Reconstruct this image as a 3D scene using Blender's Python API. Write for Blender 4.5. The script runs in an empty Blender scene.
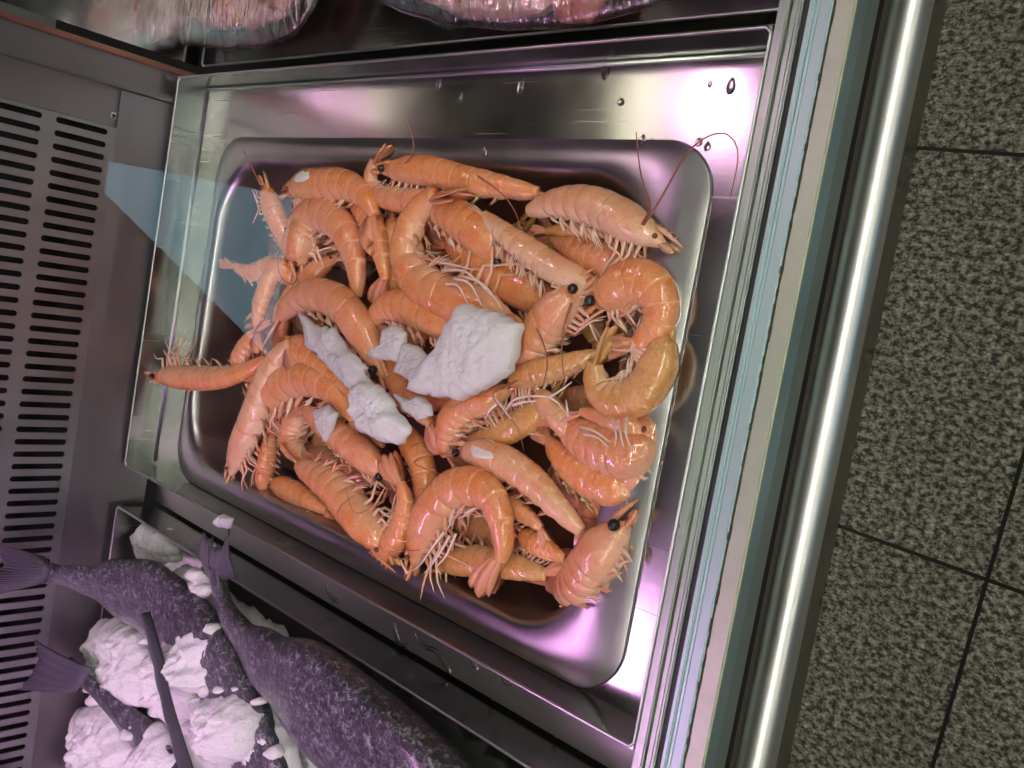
import bpy, bmesh, math, random
from mathutils import Vector, Matrix, noise
random.seed(7)
PI = math.pi
S = bpy.context.scene
C = S.collection

# ------------------------------------------------------------------ camera
H = 0.4434
FPX = 920.0
B = ((0.7173004924148719, 0.1835419821880278, -0.6721550002461278),
     (0.1717535691377606, -0.9814902136509377, -0.08472114255530998),
     (-0.6752634412359542, -0.054674503033190415, -0.7355474040796086))
cam = bpy.data.cameras.new('camera')
co = bpy.data.objects.new('camera', cam)
C.objects.link(co)
R = Matrix(((B[0][0], -B[0][1], -B[0][2]), (B[1][0], -B[1][1], -B[1][2]), (B[2][0], -B[2][1], -B[2][2])))
co.matrix_world = Matrix.Translation((0, 0, H)) @ R.to_4x4()
cam.sensor_width = 36
cam.lens = FPX / 1024 * 36
cam.clip_start = .01
S.camera = co


def ray(x, y):
    v = (x - 512, y - 384, FPX)
    return Vector([sum(B[i][j] * v[j] for j in range(3)) for i in range(3)])


def at(x, y, z=0.0):
    """measured spot (x, y) of the survey photo brought onto the height z (metres)"""
    r = ray(x, y)
    q = r * ((H - z) / -r.z)
    return Vector((q.x, q.y, z))


def mpp(p):
    """metres that one measured unit stands for at point p"""
    d = Vector((p[0], p[1], p[2] - H))
    depth = sum(d[i] * B[i][2] for i in range(3))
    return depth / FPX


# ------------------------------------------------------------------ materials
def mat(name):
    m = bpy.data.materials.new(name)
    m.use_nodes = True
    nt = m.node_tree
    b = nt.nodes['Principled BSDF']
    return m, nt, b


def N(nt, t, **kw):
    n = nt.nodes.new(t)
    for k, v in kw.items():
        if hasattr(n, k):
            setattr(n, k, v)
        else:
            n.inputs[k].default_value = v
    return n


def ramp(nt, fac, stops, interp='LINEAR'):
    r = nt.nodes.new('ShaderNodeValToRGB')
    e = r.color_ramp.elements
    r.color_ramp.interpolation = interp
    while len(e) < len(stops):
        e.new(.5)
    for i, (p, c) in enumerate(stops):
        e[i].position = p
        e[i].color = (*c, 1) if len(c) == 3 else c
    nt.links.new(fac, r.inputs[0])
    return r.outputs[0]


def mixc(nt, fac, a, b, mode='MIX'):
    n = nt.nodes.new('ShaderNodeMix')
    n.data_type = 'RGBA'
    n.blend_type = mode
    for s, v in ((0, fac), (6, a), (7, b)):
        if hasattr(v, 'links'):
            nt.links.new(v, n.inputs[s])
        elif s == 0:
            n.inputs[0].default_value = v
        else:
            n.inputs[s].default_value = (*v, 1)
    return n.outputs[2]


def coords(nt, scale=(1, 1, 1), src='Object', rot=(0, 0, 0)):
    tc = nt.nodes.new('ShaderNodeTexCoord')
    mp = nt.nodes.new('ShaderNodeMapping')
    mp.inputs['Scale'].default_value = scale
    mp.inputs['Rotation'].default_value = rot
    nt.links.new(tc.outputs[src], mp.inputs[0])
    return mp.outputs[0]


def noise_tex(nt, vec, scale, detail=4, rough=.6, dist=0):
    n = nt.nodes.new('ShaderNodeTexNoise')
    n.inputs['Scale'].default_value = scale
    n.inputs['Detail'].default_value = detail
    n.inputs['Roughness'].default_value = rough
    n.inputs['Distortion'].default_value = dist
    nt.links.new(vec, n.inputs['Vector'])
    return n.outputs[0]


def bump(nt, b, h, strength, dist=.001):
    n = nt.nodes.new('ShaderNodeBump')
    n.inputs['Strength'].default_value = strength
    n.inputs['Distance'].default_value = dist
    nt.links.new(h, n.inputs['Height'])
    nt.links.new(n.outputs[0], b.inputs['Normal'])
    return n


def steel(name, col=(.56, .56, .55), r0=.18, r1=.42, brush=(3, 160, 160), bs=.12, smudge=9, metal=1.0, scratch=0):
    m, nt, b = mat(name)
    v = coords(nt, brush)
    n1 = noise_tex(nt, v, 4, 5, .65)
    n2 = noise_tex(nt, coords(nt), smudge, 3, .5, .0)
    r = nt.nodes.new('ShaderNodeMapRange')
    r.inputs['To Min'].default_value = r0
    r.inputs['To Max'].default_value = r1
    r.inputs['From Min'].default_value = .25
    r.inputs['From Max'].default_value = .75
    nt.links.new(n2, r.inputs['Value'])
    nt.links.new(r.outputs[0], b.inputs['Roughness'])
    c = mixc(nt, n2, tuple(x * .8 for x in col), tuple(min(1, x * 1.12) for x in col))
    nt.links.new(c, b.inputs['Base Color'])
    b.inputs['Metallic'].default_value = metal
    bump(nt, b, n1, bs, .0006)
    if scratch:
        add = None
        for rz in (.45, .62):
            n3 = noise_tex(nt, coords(nt, (9, 420, 9), 'Object', (0, 0, rz)), 1, 2, .5)
            q = ramp(nt, n3, [(.69, (0, 0, 0)), (.74, (scratch, scratch, scratch))])
            a_ = nt.nodes.new('ShaderNodeMath')
            a_.operation = 'ADD'
            nt.links.new(q, a_.inputs[0])
            nt.links.new(add or r.outputs[0], a_.inputs[1])
            add = a_.outputs[0]
        nt.links.new(add, b.inputs['Roughness'])
    return m


M = {}
M['tray'] = steel('tray_steel', (.46, .47, .45), .14, .27, (2, 120, 120), .035, 14, 1.0, .09)
M['pan'] = steel('pan_steel', (.43, .415, .42), .28, .38, (60, 60, 60), .06, 20)
M['back'] = steel('back_panel_steel', (.33, .30, .315), .30, .46, (90, 90, 3), .10, 8)
M['deck'] = steel('deck_steel', (.62, .60, .61), .38, .52, (60, 60, 60), .02, 14)
M['grille'] = steel('grille_steel', (.42, .42, .43), .36, .50, (90, 90, 3), .14, 25)
M['mirror'] = steel('polished_steel', (.5, .48, .48), .05, .14, (40, 40, 3), .05, 8)
M['alu_blue'] = steel('satin_aluminium', (.44, .56, .57), .34, .46, (90, 2, 90), .015, 10)  # bluish tint of its reflections is put into the colour
M['alu_beige'] = steel('beige_tinted_aluminium', (.50, .53, .43), .36, .5, (120, 4, 120), .05, 60)  # warm tint of its reflections is put into the colour
M['alu_strip'] = steel('ribbed_aluminium', (.32, .35, .32), .25, .4, (300, 1, 300), .12, 18)
M['rail'] = steel('rail_steel', (.66, .68, .67), .31, .42, (120, 2, 120), .03, 9)
M['kick'] = steel('kick_panel_steel', (.30, .29, .26), .22, .40, (2, 2, 160), .3, 7)


def simple(name, col, rough=.5, metal=0, **kw):
    m, nt, b = mat(name)
    n = noise_tex(nt, coords(nt), 30, 4)
    c = mixc(nt, n, tuple(x * .85 for x in col), tuple(min(1, x * 1.1) for x in col))
    nt.links.new(c, b.inputs['Base Color'])
    b.inputs['Roughness'].default_value = rough
    b.inputs['Metallic'].default_value = metal
    for k, v in kw.items():
        b.inputs[k].default_value = v
    return m


M['rubber'] = simple('black_rubber', (.012, .012, .013), .6)
M['dark'] = simple('dark_cavity', (.008, .007, .008), .8)
M['sealant'] = simple('grimy_sealant', (.035, .033, .022), .8)
M['wall'] = simple('wall_paint', (.24, .245, .25), .8)
M['ceiling'] = simple('ceiling_paint', (.42, .43, .42), .8)
M['white_plastic'] = simple('white_plastic', (.75, .75, .75), .4)


def emit(name, col, s):
    m = bpy.data.materials.new(name)
    m.use_nodes = True
    nt = m.node_tree
    nt.nodes.clear()
    e = nt.nodes.new('ShaderNodeEmission')
    e.inputs[0].default_value = (*col, 1)
    e.inputs[1].default_value = s
    o = nt.nodes.new('ShaderNodeOutputMaterial')
    nt.links.new(e.outputs[0], o.inputs[0])
    return m


def glassy(name, tint=(1, 1, 1), rough=.0, ior=1.5, bumps=None, extra=0.0, gain=1.0):
    """thin clear sheet or film: transparent with a fresnel reflection"""
    m = bpy.data.materials.new(name)
    m.use_nodes = True
    nt = m.node_tree
    nt.nodes.clear()
    tr = N(nt, 'ShaderNodeBsdfTransparent')
    tr.inputs[0].default_value = (*tint, 1)
    gl = N(nt, 'ShaderNodeBsdfGlossy')
    gl.inputs['Roughness'].default_value = rough
    fr = N(nt, 'ShaderNodeFresnel')
    fr.inputs[0].default_value = ior
    mx = N(nt, 'ShaderNodeMixShader')
    o = N(nt, 'ShaderNodeOutputMaterial')
    geo = N(nt, 'ShaderNodeNewGeometry')
    inv = N(nt, 'ShaderNodeMath', operation='SUBTRACT')
    inv.inputs[0].default_value = 1
    nt.links.new(geo.outputs['Backfacing'], inv.inputs[1])
    fm = N(nt, 'ShaderNodeMath', operation='MULTIPLY')
    nt.links.new(fr.outputs[0], fm.inputs[0])
    nt.links.new(inv.outputs[0], fm.inputs[1])
    f = fm.outputs[0]
    if extra or gain != 1.0:
        a = N(nt, 'ShaderNodeMath', operation='MULTIPLY_ADD')
        a.inputs[1].default_value = gain
        a.inputs[2].default_value = extra
        nt.links.new(f, a.inputs[0])
        f = a.outputs[0]
    if bumps:
        bn = N(nt, 'ShaderNodeBump')
        bn.inputs['Strength'].default_value = bumps[1]
        bn.inputs['Distance'].default_value = .004
        nt.links.new(noise_tex(nt, coords(nt, bumps[2]), bumps[0], 3, .5, .5), bn.inputs['Height'])
        nt.links.new(bn.outputs[0], gl.inputs['Normal'])
        nt.links.new(bn.outputs[0], fr.inputs['Normal'])
    nt.links.new(f, mx.inputs[0])
    nt.links.new(tr.outputs[0], mx.inputs[1])
    nt.links.new(gl.outputs[0], mx.inputs[2])
    nt.links.new(mx.outputs[0], o.inputs[0])
    return m


M['glass'] = glassy('clear_glass', (.98, 1, .99))
M['film'] = glassy('cling_film', (.93, .92, .94), .2, 1.5, (34, 1.0, (4, 1, 1)), .26, 1.5)
M['water'] = None
m, nt, b = mat('clear_water')
b.inputs['Base Color'].default_value = (1, 1, 1, 1)
b.inputs['Roughness'].default_value = .02
b.inputs['IOR'].default_value = 1.33
b.inputs['Transmission Weight'].default_value = 1
M['water'] = m


# granite floor with dark joints, laid slightly askew to the counter
def granite():
    m, nt, b = mat('granite_tiles')
    v = coords(nt)
    vs = coords(nt, (1.0, 1.25, 1.0))
    n1 = noise_tex(nt, vs, 92, 5, .74, .0)
    n2 = noise_tex(nt, vs, 200, 2, .6)
    n3 = noise_tex(nt, v, 9, 3, .6)
    c1 = ramp(nt, n1, [(.0, (.012, .013, .010)), (.43, (.025, .026, .022)), (.49, (.14, .143, .118)), (.56, (.27, .27, .225)), (.7, (.48, .48, .41))])
    c2 = ramp(nt, n2, [(.3, (.35, .35, .33)), (.55, (1, 1, 1)), (.75, (1.5, 1.5, 1.4))])
    c = mixc(nt, .8, c1, c2, 'MULTIPLY')
    c = mixc(nt, .35, c, ramp(nt, n3, [(.3, (.55, .55, .55)), (.7, (1.2, 1.2, 1.15))]), 'MULTIPLY')
    br = nt.nodes.new('ShaderNodeTexBrick')
    br.offset = 0
    br.squash = 1
    br.inputs['Scale'].default_value = 1
    br.inputs['Mortar Size'].default_value = .0032
    br.inputs['Mortar Smooth'].default_value = .1
    br.inputs['Brick Width'].default_value = .6
    br.inputs['Row Height'].default_value = .6
    br.inputs['Color1'].default_value = (1, 1, 1, 1)
    br.inputs['Color2'].default_value = (1, 1, 1, 1)
    br.inputs['Mortar'].default_value = (0, 0, 0, 1)
    nt.links.new(v, br.inputs['Vector'])
    c = mixc(nt, br.outputs['Fac'], c, (.006, .006, .006))
    nt.links.new(c, b.inputs['Base Color'])
    b.inputs['Roughness'].default_value = .42
    b.inputs['Specular IOR Level'].default_value = .35
    bump(nt, b, n1, .1, .0005)
    return m


M['granite'] = granite()


def prawn_shell(name, ca, cb, cv):
    """ca orange, cb salmon, cv pale belly; UV.x runs 0..1 over every shell plate, UV.y from back to belly"""
    m, nt, b = mat(name)
    uv = nt.nodes.new('ShaderNodeUVMap')
    sp = nt.nodes.new('ShaderNodeSeparateXYZ')
    nt.links.new(uv.outputs[0], sp.inputs[0])
    v = coords(nt)
    n1 = noise_tex(nt, v, 48, 4, .6, .4)
    n2 = noise_tex(nt, v, 420, 3, .6)
    n3 = noise_tex(nt, v, 150, 4, .7, 1.2)
    c = mixc(nt, ramp(nt, n1, [(.40, (0, 0, 0)), (.60, (1, 1, 1))]), ca, cb)
    n4 = noise_tex(nt, coords(nt, (1, 1, 1), 'Object', (.4, .9, .3)), 38, 3, .55, .3)
    c = mixc(nt, ramp(nt, n4, [(.52, (0, 0, 0)), (.68, (.6, .6, .6))]), c, (.80, .235, .13))
    band = ramp(nt, sp.outputs[0], [(0, (.15, .15, .15)), (.25, (0, 0, 0)), (.72, (.25, .25, .25)), (.9, (.85, .85, .85)), (1, (1, 1, 1))])
    c = mixc(nt, mixc(nt, .62, band, (0, 0, 0)), c, (ca[0] * .98, ca[1] * .92, ca[2] * .6))
    edge = ramp(nt, sp.outputs[0], [(.86, (0, 0, 0)), (.95, (.4, .4, .4)), (1, (.5, .5, .5))])  # painted glint: paler line along each plate's rear edge
    c = mixc(nt, edge, c, (.88, .50, .30))
    bel = ramp(nt, sp.outputs[1], [(.45, (0, 0, 0)), (.95, (1, 1, 1))])
    c = mixc(nt, bel, c, cv)
    spk = ramp(nt, n3, [(.60, (0, 0, 0)), (.72, (.55, .55, .55))])
    c = mixc(nt, spk, c, (.66, .19, .07))
    pal = ramp(nt, n2, [(.5, (0, 0, 0)), (.75, (.4, .4, .4))])
    c = mixc(nt, pal, c, (.86, .52, .38))
    nt.links.new(c, b.inputs['Base Color'])
    b.inputs['Roughness'].default_value = .24
    b.inputs['Specular IOR Level'].default_value = .6
    b.inputs['Subsurface Weight'].default_value = .18
    b.inputs['Subsurface Radius'].default_value = (.010, .004, .002)
    b.inputs['Subsurface Scale'].default_value = 1
    b.inputs['Coat Weight'].default_value = .85
    b.inputs['Coat Roughness'].default_value = .07
    bump(nt, b, mixc(nt, .45, n3, n2), .75, .0018)
    return m


SH = [prawn_shell('prawn_shell_orange', (.80, .255, .065), (.84, .345, .14), (.86, .50, .32)),
      prawn_shell('prawn_shell_salmon', (.78, .27, .115), (.82, .37, .20), (.86, .54, .40)),
      prawn_shell('prawn_shell_pale', (.80, .36, .17), (.85, .47, .29), (.88, .62, .48)),
      prawn_shell('prawn_shell_ochre', (.66, .29, .07), (.73, .37, .13), (.80, .50, .29))]
M['leg'] = simple('prawn_leg', (.80, .38, .24), .35, 0, **{'Subsurface Weight': .2, 'Subsurface Scale': .004})
M['leg_white'] = simple('prawn_pale_leg', (.86, .55, .42), .35, 0, **{'Subsurface Weight': .2, 'Subsurface Scale': .004})
M['fan'] = simple('prawn_tail_fan', (.74, .30, .17), .3, 0, **{'Coat Weight': .4})
M['strand'] = simple('prawn_white_leg', (.88, .70, .60), .3, 0, **{'Coat Weight': .3})
M['eye'] = simple('prawn_eye', (.012, .014, .012), .18)
M['eye_brown'] = simple('prawn_eye_brown', (.16, .06, .03), .25)
M['antenna'] = simple('prawn_antenna', (.36, .12, .07), .45)
M['spot'] = simple('pale_flesh_patch', (.9, .78, .74), .3, 0, **{'Subsurface Weight': .3, 'Subsurface Scale': .004})


def ice_mat(name, tr, col=(.93, .94, .97), bs=.6):
    m, nt, b = mat(name)
    v = coords(nt)
    b.inputs['Base Color'].default_value = (*col, 1)
    b.inputs['Roughness'].default_value = .22
    b.inputs['IOR'].default_value = 1.31
    b.inputs['Specular IOR Level'].default_value = .8
    b.inputs['Transmission Weight'].default_value = tr
    b.inputs['Subsurface Weight'].default_value = .15
    b.inputs['Subsurface Radius'].default_value = (.006, .006, .007)
    b.inputs['Subsurface Scale'].default_value = .5
    n = noise_tex(nt, v, 150, 6, .75, .3)
    bump(nt, b, n, bs, .004)
    return m


M['ice'] = ice_mat('ice', .12, (.94, .90, .95))
M['slush'] = ice_mat('melting_ice', .35, (.95, .91, .96))
M['snow'] = ice_mat('crushed_ice', .0, (.90, .88, .91), .8)


def fish_mat():
    m, nt, b = mat('fish_skin')
    uv = nt.nodes.new('ShaderNodeUVMap')
    mp = nt.nodes.new('ShaderNodeMapping')
    mp.inputs['Scale'].default_value = (105, 60, 1)
    nt.links.new(uv.outputs[0], mp.inputs[0])
    vo = nt.nodes.new('ShaderNodeTexVoronoi')
    vo.inputs['Scale'].default_value = 1
    vo.inputs['Randomness'].default_value = .75
    nt.links.new(mp.outputs[0], vo.inputs['Vector'])
    sp = nt.nodes.new('ShaderNodeSeparateXYZ')
    nt.links.new(uv.outputs[0], sp.inputs[0])
    n1 = noise_tex(nt, coords(nt), 16, 4, .6)
    side = ramp(nt, sp.outputs[1], [(0, (.04, .038, .05)), (.30, (.075, .07, .09)), (.6, (.24, .23, .28)), (1, (.55, .53, .57))])
    c = mixc(nt, ramp(nt, n1, [(.35, (0, 0, 0)), (.7, (.45, .45, .45))]), side, (.16, .15, .19))
    sc = ramp(nt, vo.outputs[0], [(.1, (1.5, 1.5, 1.5)), (.6, (.55, .55, .55))])
    c = mixc(nt, 1, c, sc, 'MULTIPLY')
    n5 = noise_tex(nt, coords(nt), 190, 4, .75, .5)
    c = mixc(nt, ramp(nt, n5, [(.52, (0, 0, 0)), (.66, (.7, .7, .7))]), c, (.42, .42, .48))
    nt.links.new(c, b.inputs['Base Color'])
    b.inputs['Metallic'].default_value = .35
    b.inputs['Roughness'].default_value = .32
    b.inputs['Coat Weight'].default_value = .4
    b.inputs['Coat Roughness'].default_value = .15
    bump(nt, b, n5, .8, .003)
    return m


M['fish'] = fish_mat()


def fin_mat():
    m, nt, b = mat('fish_fin')
    uv = nt.nodes.new('ShaderNodeUVMap')
    w = nt.nodes.new('ShaderNodeTexWave')
    w.inputs['Scale'].default_value = 9
    w.inputs['Distortion'].default_value = 1.0
    w.bands_direction = 'Y'
    nt.links.new(uv.outputs[0], w.inputs['Vector'])
    c = ramp(nt, w.outputs[0], [(0, (.03, .026, .04)), (1, (.15, .13, .18))])
    nt.links.new(c, b.inputs['Base Color'])
    b.inputs['Roughness'].default_value = .35
    bump(nt, b, w.outputs[0], .6, .0012)
    return m


M['fin'] = fin_mat()
M['fillet'] = simple('pink_fillet', (.72, .25, .22), .35, 0, **{'Subsurface Weight': .25, 'Subsurface Scale': .006})
M['fillet_pale'] = simple('pale_fillet', (.74, .42, .40), .35, 0, **{'Subsurface Weight': .25, 'Subsurface Scale': .006})


# ------------------------------------------------------------------ object helpers
def tag(o, label=None, cat=None, group=None, kind=None):
    if label: o['label'] = label
    if cat: o['category'] = cat
    if group: o['group'] = group
    if kind: o['kind'] = kind
    return o


def empty(name, loc, label, cat, group=None, kind=None):
    o = bpy.data.objects.new(name, None)
    o.empty_display_size = .01
    C.objects.link(o)
    o.location = loc
    return tag(o, label, cat, group, kind)


def obj(name, bm, m, parent=None, smooth=True):
    me = bpy.data.meshes.new(name)
    bm.normal_update()
    bm.to_mesh(me)
    bm.free()
    if smooth:
        for p in me.polygons: p.use_smooth = True
    if m: me.materials.append(m)
    o = bpy.data.objects.new(name, me)
    C.objects.link(o)
    if parent is not None:
        o.parent = parent
        root = parent
        off = Vector(parent.location)
        while root.parent is not None:
            root = root.parent
            off += root.location
        if parent.type == 'EMPTY' or True:
            me.transform(Matrix.Translation(-off))
    return o


def box(bm, x0, x1, y0, y1, z0, z1):
    v = [bm.verts.new((x, y, z)) for z in (z0, z1) for x, y in ((x0, y0), (x1, y0), (x1, y1), (x0, y1))]
    fs = [(3, 2, 1, 0), (4, 5, 6, 7), (0, 1, 5, 4), (1, 2, 6, 5), (2, 3, 7, 6), (3, 0, 4, 7)]
    return [bm.faces.new([v[i] for i in f]) for f in fs]


def boxobj(name, b, m, parent=None, bev=.0015):
    bm = bmesh.new()
    box(bm, *b)
    if bev:
        bmesh.ops.bevel(bm, geom=bm.edges[:], offset=bev, segments=2, affect='EDGES')
    return obj(name, bm, m, parent, smooth=False)


def tube(bm, pts, rad, n=6, cap=True):
    """tube along points; rad float or list"""
    k = len(pts)
    rs = rad if isinstance(rad, (list, tuple)) else [rad] * k
    prev = None
    up = Vector((0, 0, 1))
    for i, p in enumerate(pts):
        t = (pts[min(i + 1, k - 1)] - pts[max(i - 1, 0)])
        if t.length < 1e-9: t = Vector((1, 0, 0))
        t.normalize()
        a = t.cross(up)
        if a.length < .1: a = t.cross(Vector((1, 0, 0)))
        a.normalize()
        c = a.cross(t)
        ring = [bm.verts.new(p + (a * math.cos(2 * PI * j / n) + c * math.sin(2 * PI * j / n)) * rs[i]) for j in range(n)]
        if prev:
            for j in range(n):
                bm.faces.new((prev[j], prev[(j + 1) % n], ring[(j + 1) % n], ring[j]))
        elif cap:
            bm.faces.new(ring[::-1])
        prev = ring
    if cap: bm.faces.new(prev)


def catmull(pts, n):
    """n points evenly spaced in arc length on a smooth curve through pts"""
    P = [pts[0] * 2 - pts[1]] + list(pts) + [pts[-1] * 2 - pts[-2]]
    dense = []
    for i in range(1, len(P) - 2):
        for k in range(14):
            t = k / 14
            a, b_, c, d = P[i - 1], P[i], P[i + 1], P[i + 2]
            dense.append(.5 * ((2 * b_) + (c - a) * t + (2 * a - 5 * b_ + 4 * c - d) * t * t + (3 * b_ - a - 3 * c + d) * t ** 3))
    dense.append(P[-2].copy())
    L = [0]
    for i in range(1, len(dense)): L.append(L[-1] + (dense[i] - dense[i - 1]).length)
    out = []
    j = 0
    for i in range(n):
        s = L[-1] * i / (n - 1)
        while j < len(L) - 2 and L[j + 1] < s: j += 1
        u = (s - L[j]) / max(1e-9, L[j + 1] - L[j])
        out.append(dense[j].lerp(dense[j + 1], min(1, u)))
    return out, L[-1]


def interp(tab, t):
    for i in range(len(tab) - 1):
        if t <= tab[i + 1][0]:
            a, b_ = tab[i], tab[i + 1]
            u = (t - a[0]) / (b_[0] - a[0])
            u = u * u * (3 - 2 * u)
            return a[1] + (b_[1] - a[1]) * u
    return tab[-1][1]


# ------------------------------------------------------------------ the room
def struct(name, b, m, bev=0):
    o = boxobj(name, b, m, None, bev)
    tag(o, kind='structure')
    return o


FZ = -1.0
bm = bmesh.new()
box(bm, -4, 6.5, -6, 6, -.05, 0)
fl = obj('floor', bm, M['granite'], None, False)
ang = math.radians(-3.3)
fl.location = (-.346, -.270, FZ)
fl.rotation_euler = (0, 0, ang)
tag(fl, kind='structure')
RX0, RX1, RY0, RY1, RZ = -2.6, 5.2, -4.5, 4.5, 1.7
struct('ceiling', (RX0 - .1, RX1 + .1, RY0 - .1, RY1 + .1, RZ, RZ + .1), M['ceiling'])
struct('wall_back', (RX0 - .1, RX0, RY0, RY1, FZ, RZ), M['wall'])
struct('wall_left', (RX0, RX1, RY0 - .1, RY0, FZ, RZ), M['wall'])
struct('wall_right', (RX0, RX1, RY1, RY1 + .1, FZ, RZ), M['wall'])
# wall behind the photographer with a window added to make the blue glass reflection
WY0, WY1, WZ0, WZ1 = -.65, .47, .33, 1.5
bm = bmesh.new()
box(bm, RX1, RX1 + .1, RY0, WY0, FZ, RZ)
box(bm, RX1, RX1 + .1, WY1, RY1, FZ, RZ)
box(bm, RX1, RX1 + .1, WY0, WY1, FZ, WZ0)
box(bm, RX1, RX1 + .1, WY0, WY1, WZ1, RZ)
tag(obj('wall_front', bm, M['wall'], None, False), kind='structure')
bm = bmesh.new()
for a in ((WY0, WY0 + .05, WZ0, WZ1), (WY1 - .05, WY1, WZ0, WZ1), (WY0 + .05, WY1 - .05, WZ0, WZ0 + .05), (WY0 + .05, WY1 - .05, WZ1 - .05, WZ1)):
    box(bm, RX1 + .02, RX1 + .08, a[0], a[1], a[2], a[3])
wf = tag(obj('added_window', bm, M['white_plastic'], None, False), kind='structure')
bm = bmesh.new()
box(bm, RX1 + .045, RX1 + .051, WY0 + .05, WY1 - .05, WZ0 + .05, WZ1 - .05)
obj('pane', bm, M['glass'], wf, False)
# added unseen slab that cuts the reflected blue patch to a slant
bm = bmesh.new()
poly = [(-.85, .02), (.26, 1.47), (.26, RZ), (-.85, RZ)]
fa = [bm.verts.new((RX1 - .12, y, z)) for y, z in poly]
fb = [bm.verts.new((RX1 - .02, y, z)) for y, z in poly]
bm.faces.new(fa[::-1])
bm.faces.new(fb)
for i in range(4): bm.faces.new((fa[i], fa[(i + 1) % 4], fb[(i + 1) % 4], fb[i]))
tag(obj('reflection_mask', bm, M['dark'], None, False), kind='structure')

# ceiling lamps
M['lamp_white'] = emit('lamp_diffuser', (1, .95, .82), 17)
M['lamp_dim'] = emit('dim_lamp_diffuser', (1, .98, .92), 4.5)  # rear row added to brighten the frame strips, toned down
for i, (x, y) in enumerate(((.75, -1.45), (.75, 0.0), (.75, 1.45), (-1.05, -1.45), (-1.05, 0.0), (-1.05, 1.45), (2.8, -.9), (2.8, .9))):
    t = empty('ceiling_light', (x, y, RZ - .03), 'long white fluorescent ceiling lamp over the counter', 'ceiling light', 'fluorescent lamps on the shop ceiling')
    boxobj('housing', (x - .1, x + .1, y - .65, y + .65, RZ - .03, RZ - .001), M['white_plastic'], t, .003)
    boxobj('diffuser', (x - .085, x + .085, y - .62, y + .62, RZ - .045, RZ - .031), M['lamp_white'] if x > 0 else M['lamp_dim'], t, .003)

# ------------------------------------------------------------------ display case body
# vertical steel kick panel set back under the counter, deck plate and back wall
case = empty('display_counter', (-.6, 0, FZ), 'stainless steel refrigerated fish counter with slotted back wall and kick panel over the granite floor', 'counter')
KX = -.570
boxobj('kick_panel', (KX - .02, KX, -2.2, 2.2, FZ + .004, -.08), M['kick'], case, .001)
for a in ((-.878, -.2475, -.2612, -.2218), (-.878, -.2475, .1592, .1748), (-.878, -.8715, -.2218, .1592)):
    boxobj('deck_plate', (a[0], a[1], a[2], a[3], -.0135, -.0115), M['deck'], case, 0)
boxobj('base_cabinet', (-1.5, KX - .021, -2.2, 2.2, FZ + .004, -.075), M['dark'], case, 0)
boxobj('underside', (-1.5, -.245, -2.2, 2.2, -.078, -.074), M['dark'], case, 0)

# back wall: lower skirt, slotted grille, panels, folded post
BX = -.884
SLOTP = .01165


def grille(y0, y1, bands, solids):
    bm = bmesh.new()
    for (z0, z1) in solids:
        vs = [bm.verts.new((BX, y, z)) for y, z in ((y0, z0), (y1, z0), (y1, z1), (y0, z1))]
        bm.faces.new(vs)
    n = int((y1 - y0) / SLOTP)
    p = (y1 - y0) / n
    for (z0, z1) in bands:
        zc, hh = (z0 + z1) / 2, (z1 - z0) / 2
        for k in range(n):
            ya, yb = y0 + k * p, y0 + (k + 1) * p
            yc = (ya + yb) / 2
            r = p * .235
            inner, outer = [], []
            for q in range(16):
                a = 2 * PI * (q + .5) / 16
                ca, sa = math.cos(a), math.sin(a)
                zz = zc + (hh - .002 - r) * (1 if sa > 0 else -1) + sa * r
                inner.append((yc + ca * r, zz))
                # matching point on the cell outline
                u = max(abs(ca), abs(sa))
                outer.append((yc + ca / u * p / 2, zc + sa / u * hh))
            vi = [bm.verts.new((BX, *a)) for a in inner]
            vo = [bm.verts.new((BX, *a)) for a in outer]
            for q in range(16):
                w = (q + 1) % 16
                bm.faces.new((vi[q], vo[q], vo[w], vi[w]))
            # square corners
            for (i0, i1, cy, cz) in ((1, 2, 1, 1), (5, 6, -1, 1), (9, 10, -1, -1), (13, 14, 1, -1)):
                cv = bm.verts.new((BX, yc + cy * p / 2, zc + cz * hh))
                bm.faces.new((vo[i0], cv, vo[i1]))
    bmesh.ops.remove_doubles(bm, verts=bm.verts, dist=.00002)
    bm.normal_update()
    for f in bm.faces:
        if f.normal.x < 0: f.normal_flip()
    return bm


bands = [(.0805, .1305), (.138, .186), (.194, .238), (.246, .292), (.300, .346)]
solids = [(.0745, .0805), (.1305, .138), (.186, .194), (.238, .246), (.292, .300), (.346, .50)]
g = obj('slotted_grille', grille(-1.10, .098, bands, solids), M['grille'], case, False)
so = g.modifiers.new('s', 'SOLIDIFY')
so.thickness = .0016
so.offset = 0
# skirt under the grille, gently folded towards the trays
bm = bmesh.new()
prof = [(-.8850, .0745), (-.8835, .062), (-.8815, .035), (-.8795, .0)]
for i in range(3):
    a, b_ = prof[i], prof[i + 1]
    v = [bm.verts.new(q) for q in ((a[0], -1.1, a[1]), (a[0], .133, a[1]), (b_[0], .133, b_[1]), (b_[0], -1.1, b_[1]))]
    bm.faces.new(v)
bmesh.ops.remove_doubles(bm, verts=bm.verts, dist=1e-5)
sk = obj('skirt_panel', bm, M['back'], case, False)
so = sk.modifiers.new('s', 'SOLIDIFY')
so.thickness = .0012
boxobj('air_duct', (-.96, -.925, -1.1, .135, -.01, .5), M['dark'], case, 0)
boxobj('side_panel', (-.892, -.8885, .099, .134, .0, .5), M['back'], case, 0)
boxobj('folded_post', (-.892, -.876, .134, .1405, .0, .5), M['back'], case, .0015)
boxobj('side_panel', (-.892, -.888, .141, .163, .0, .5), M['back'], case, 0)
boxobj('post_edge', (-.892, -.880, .163, .168, .0, .5), simple('red_lit_edge_steel', (.42, .2, .15), .3, .8), case, .001)  # reddish light on this edge is put into its colour
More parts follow.
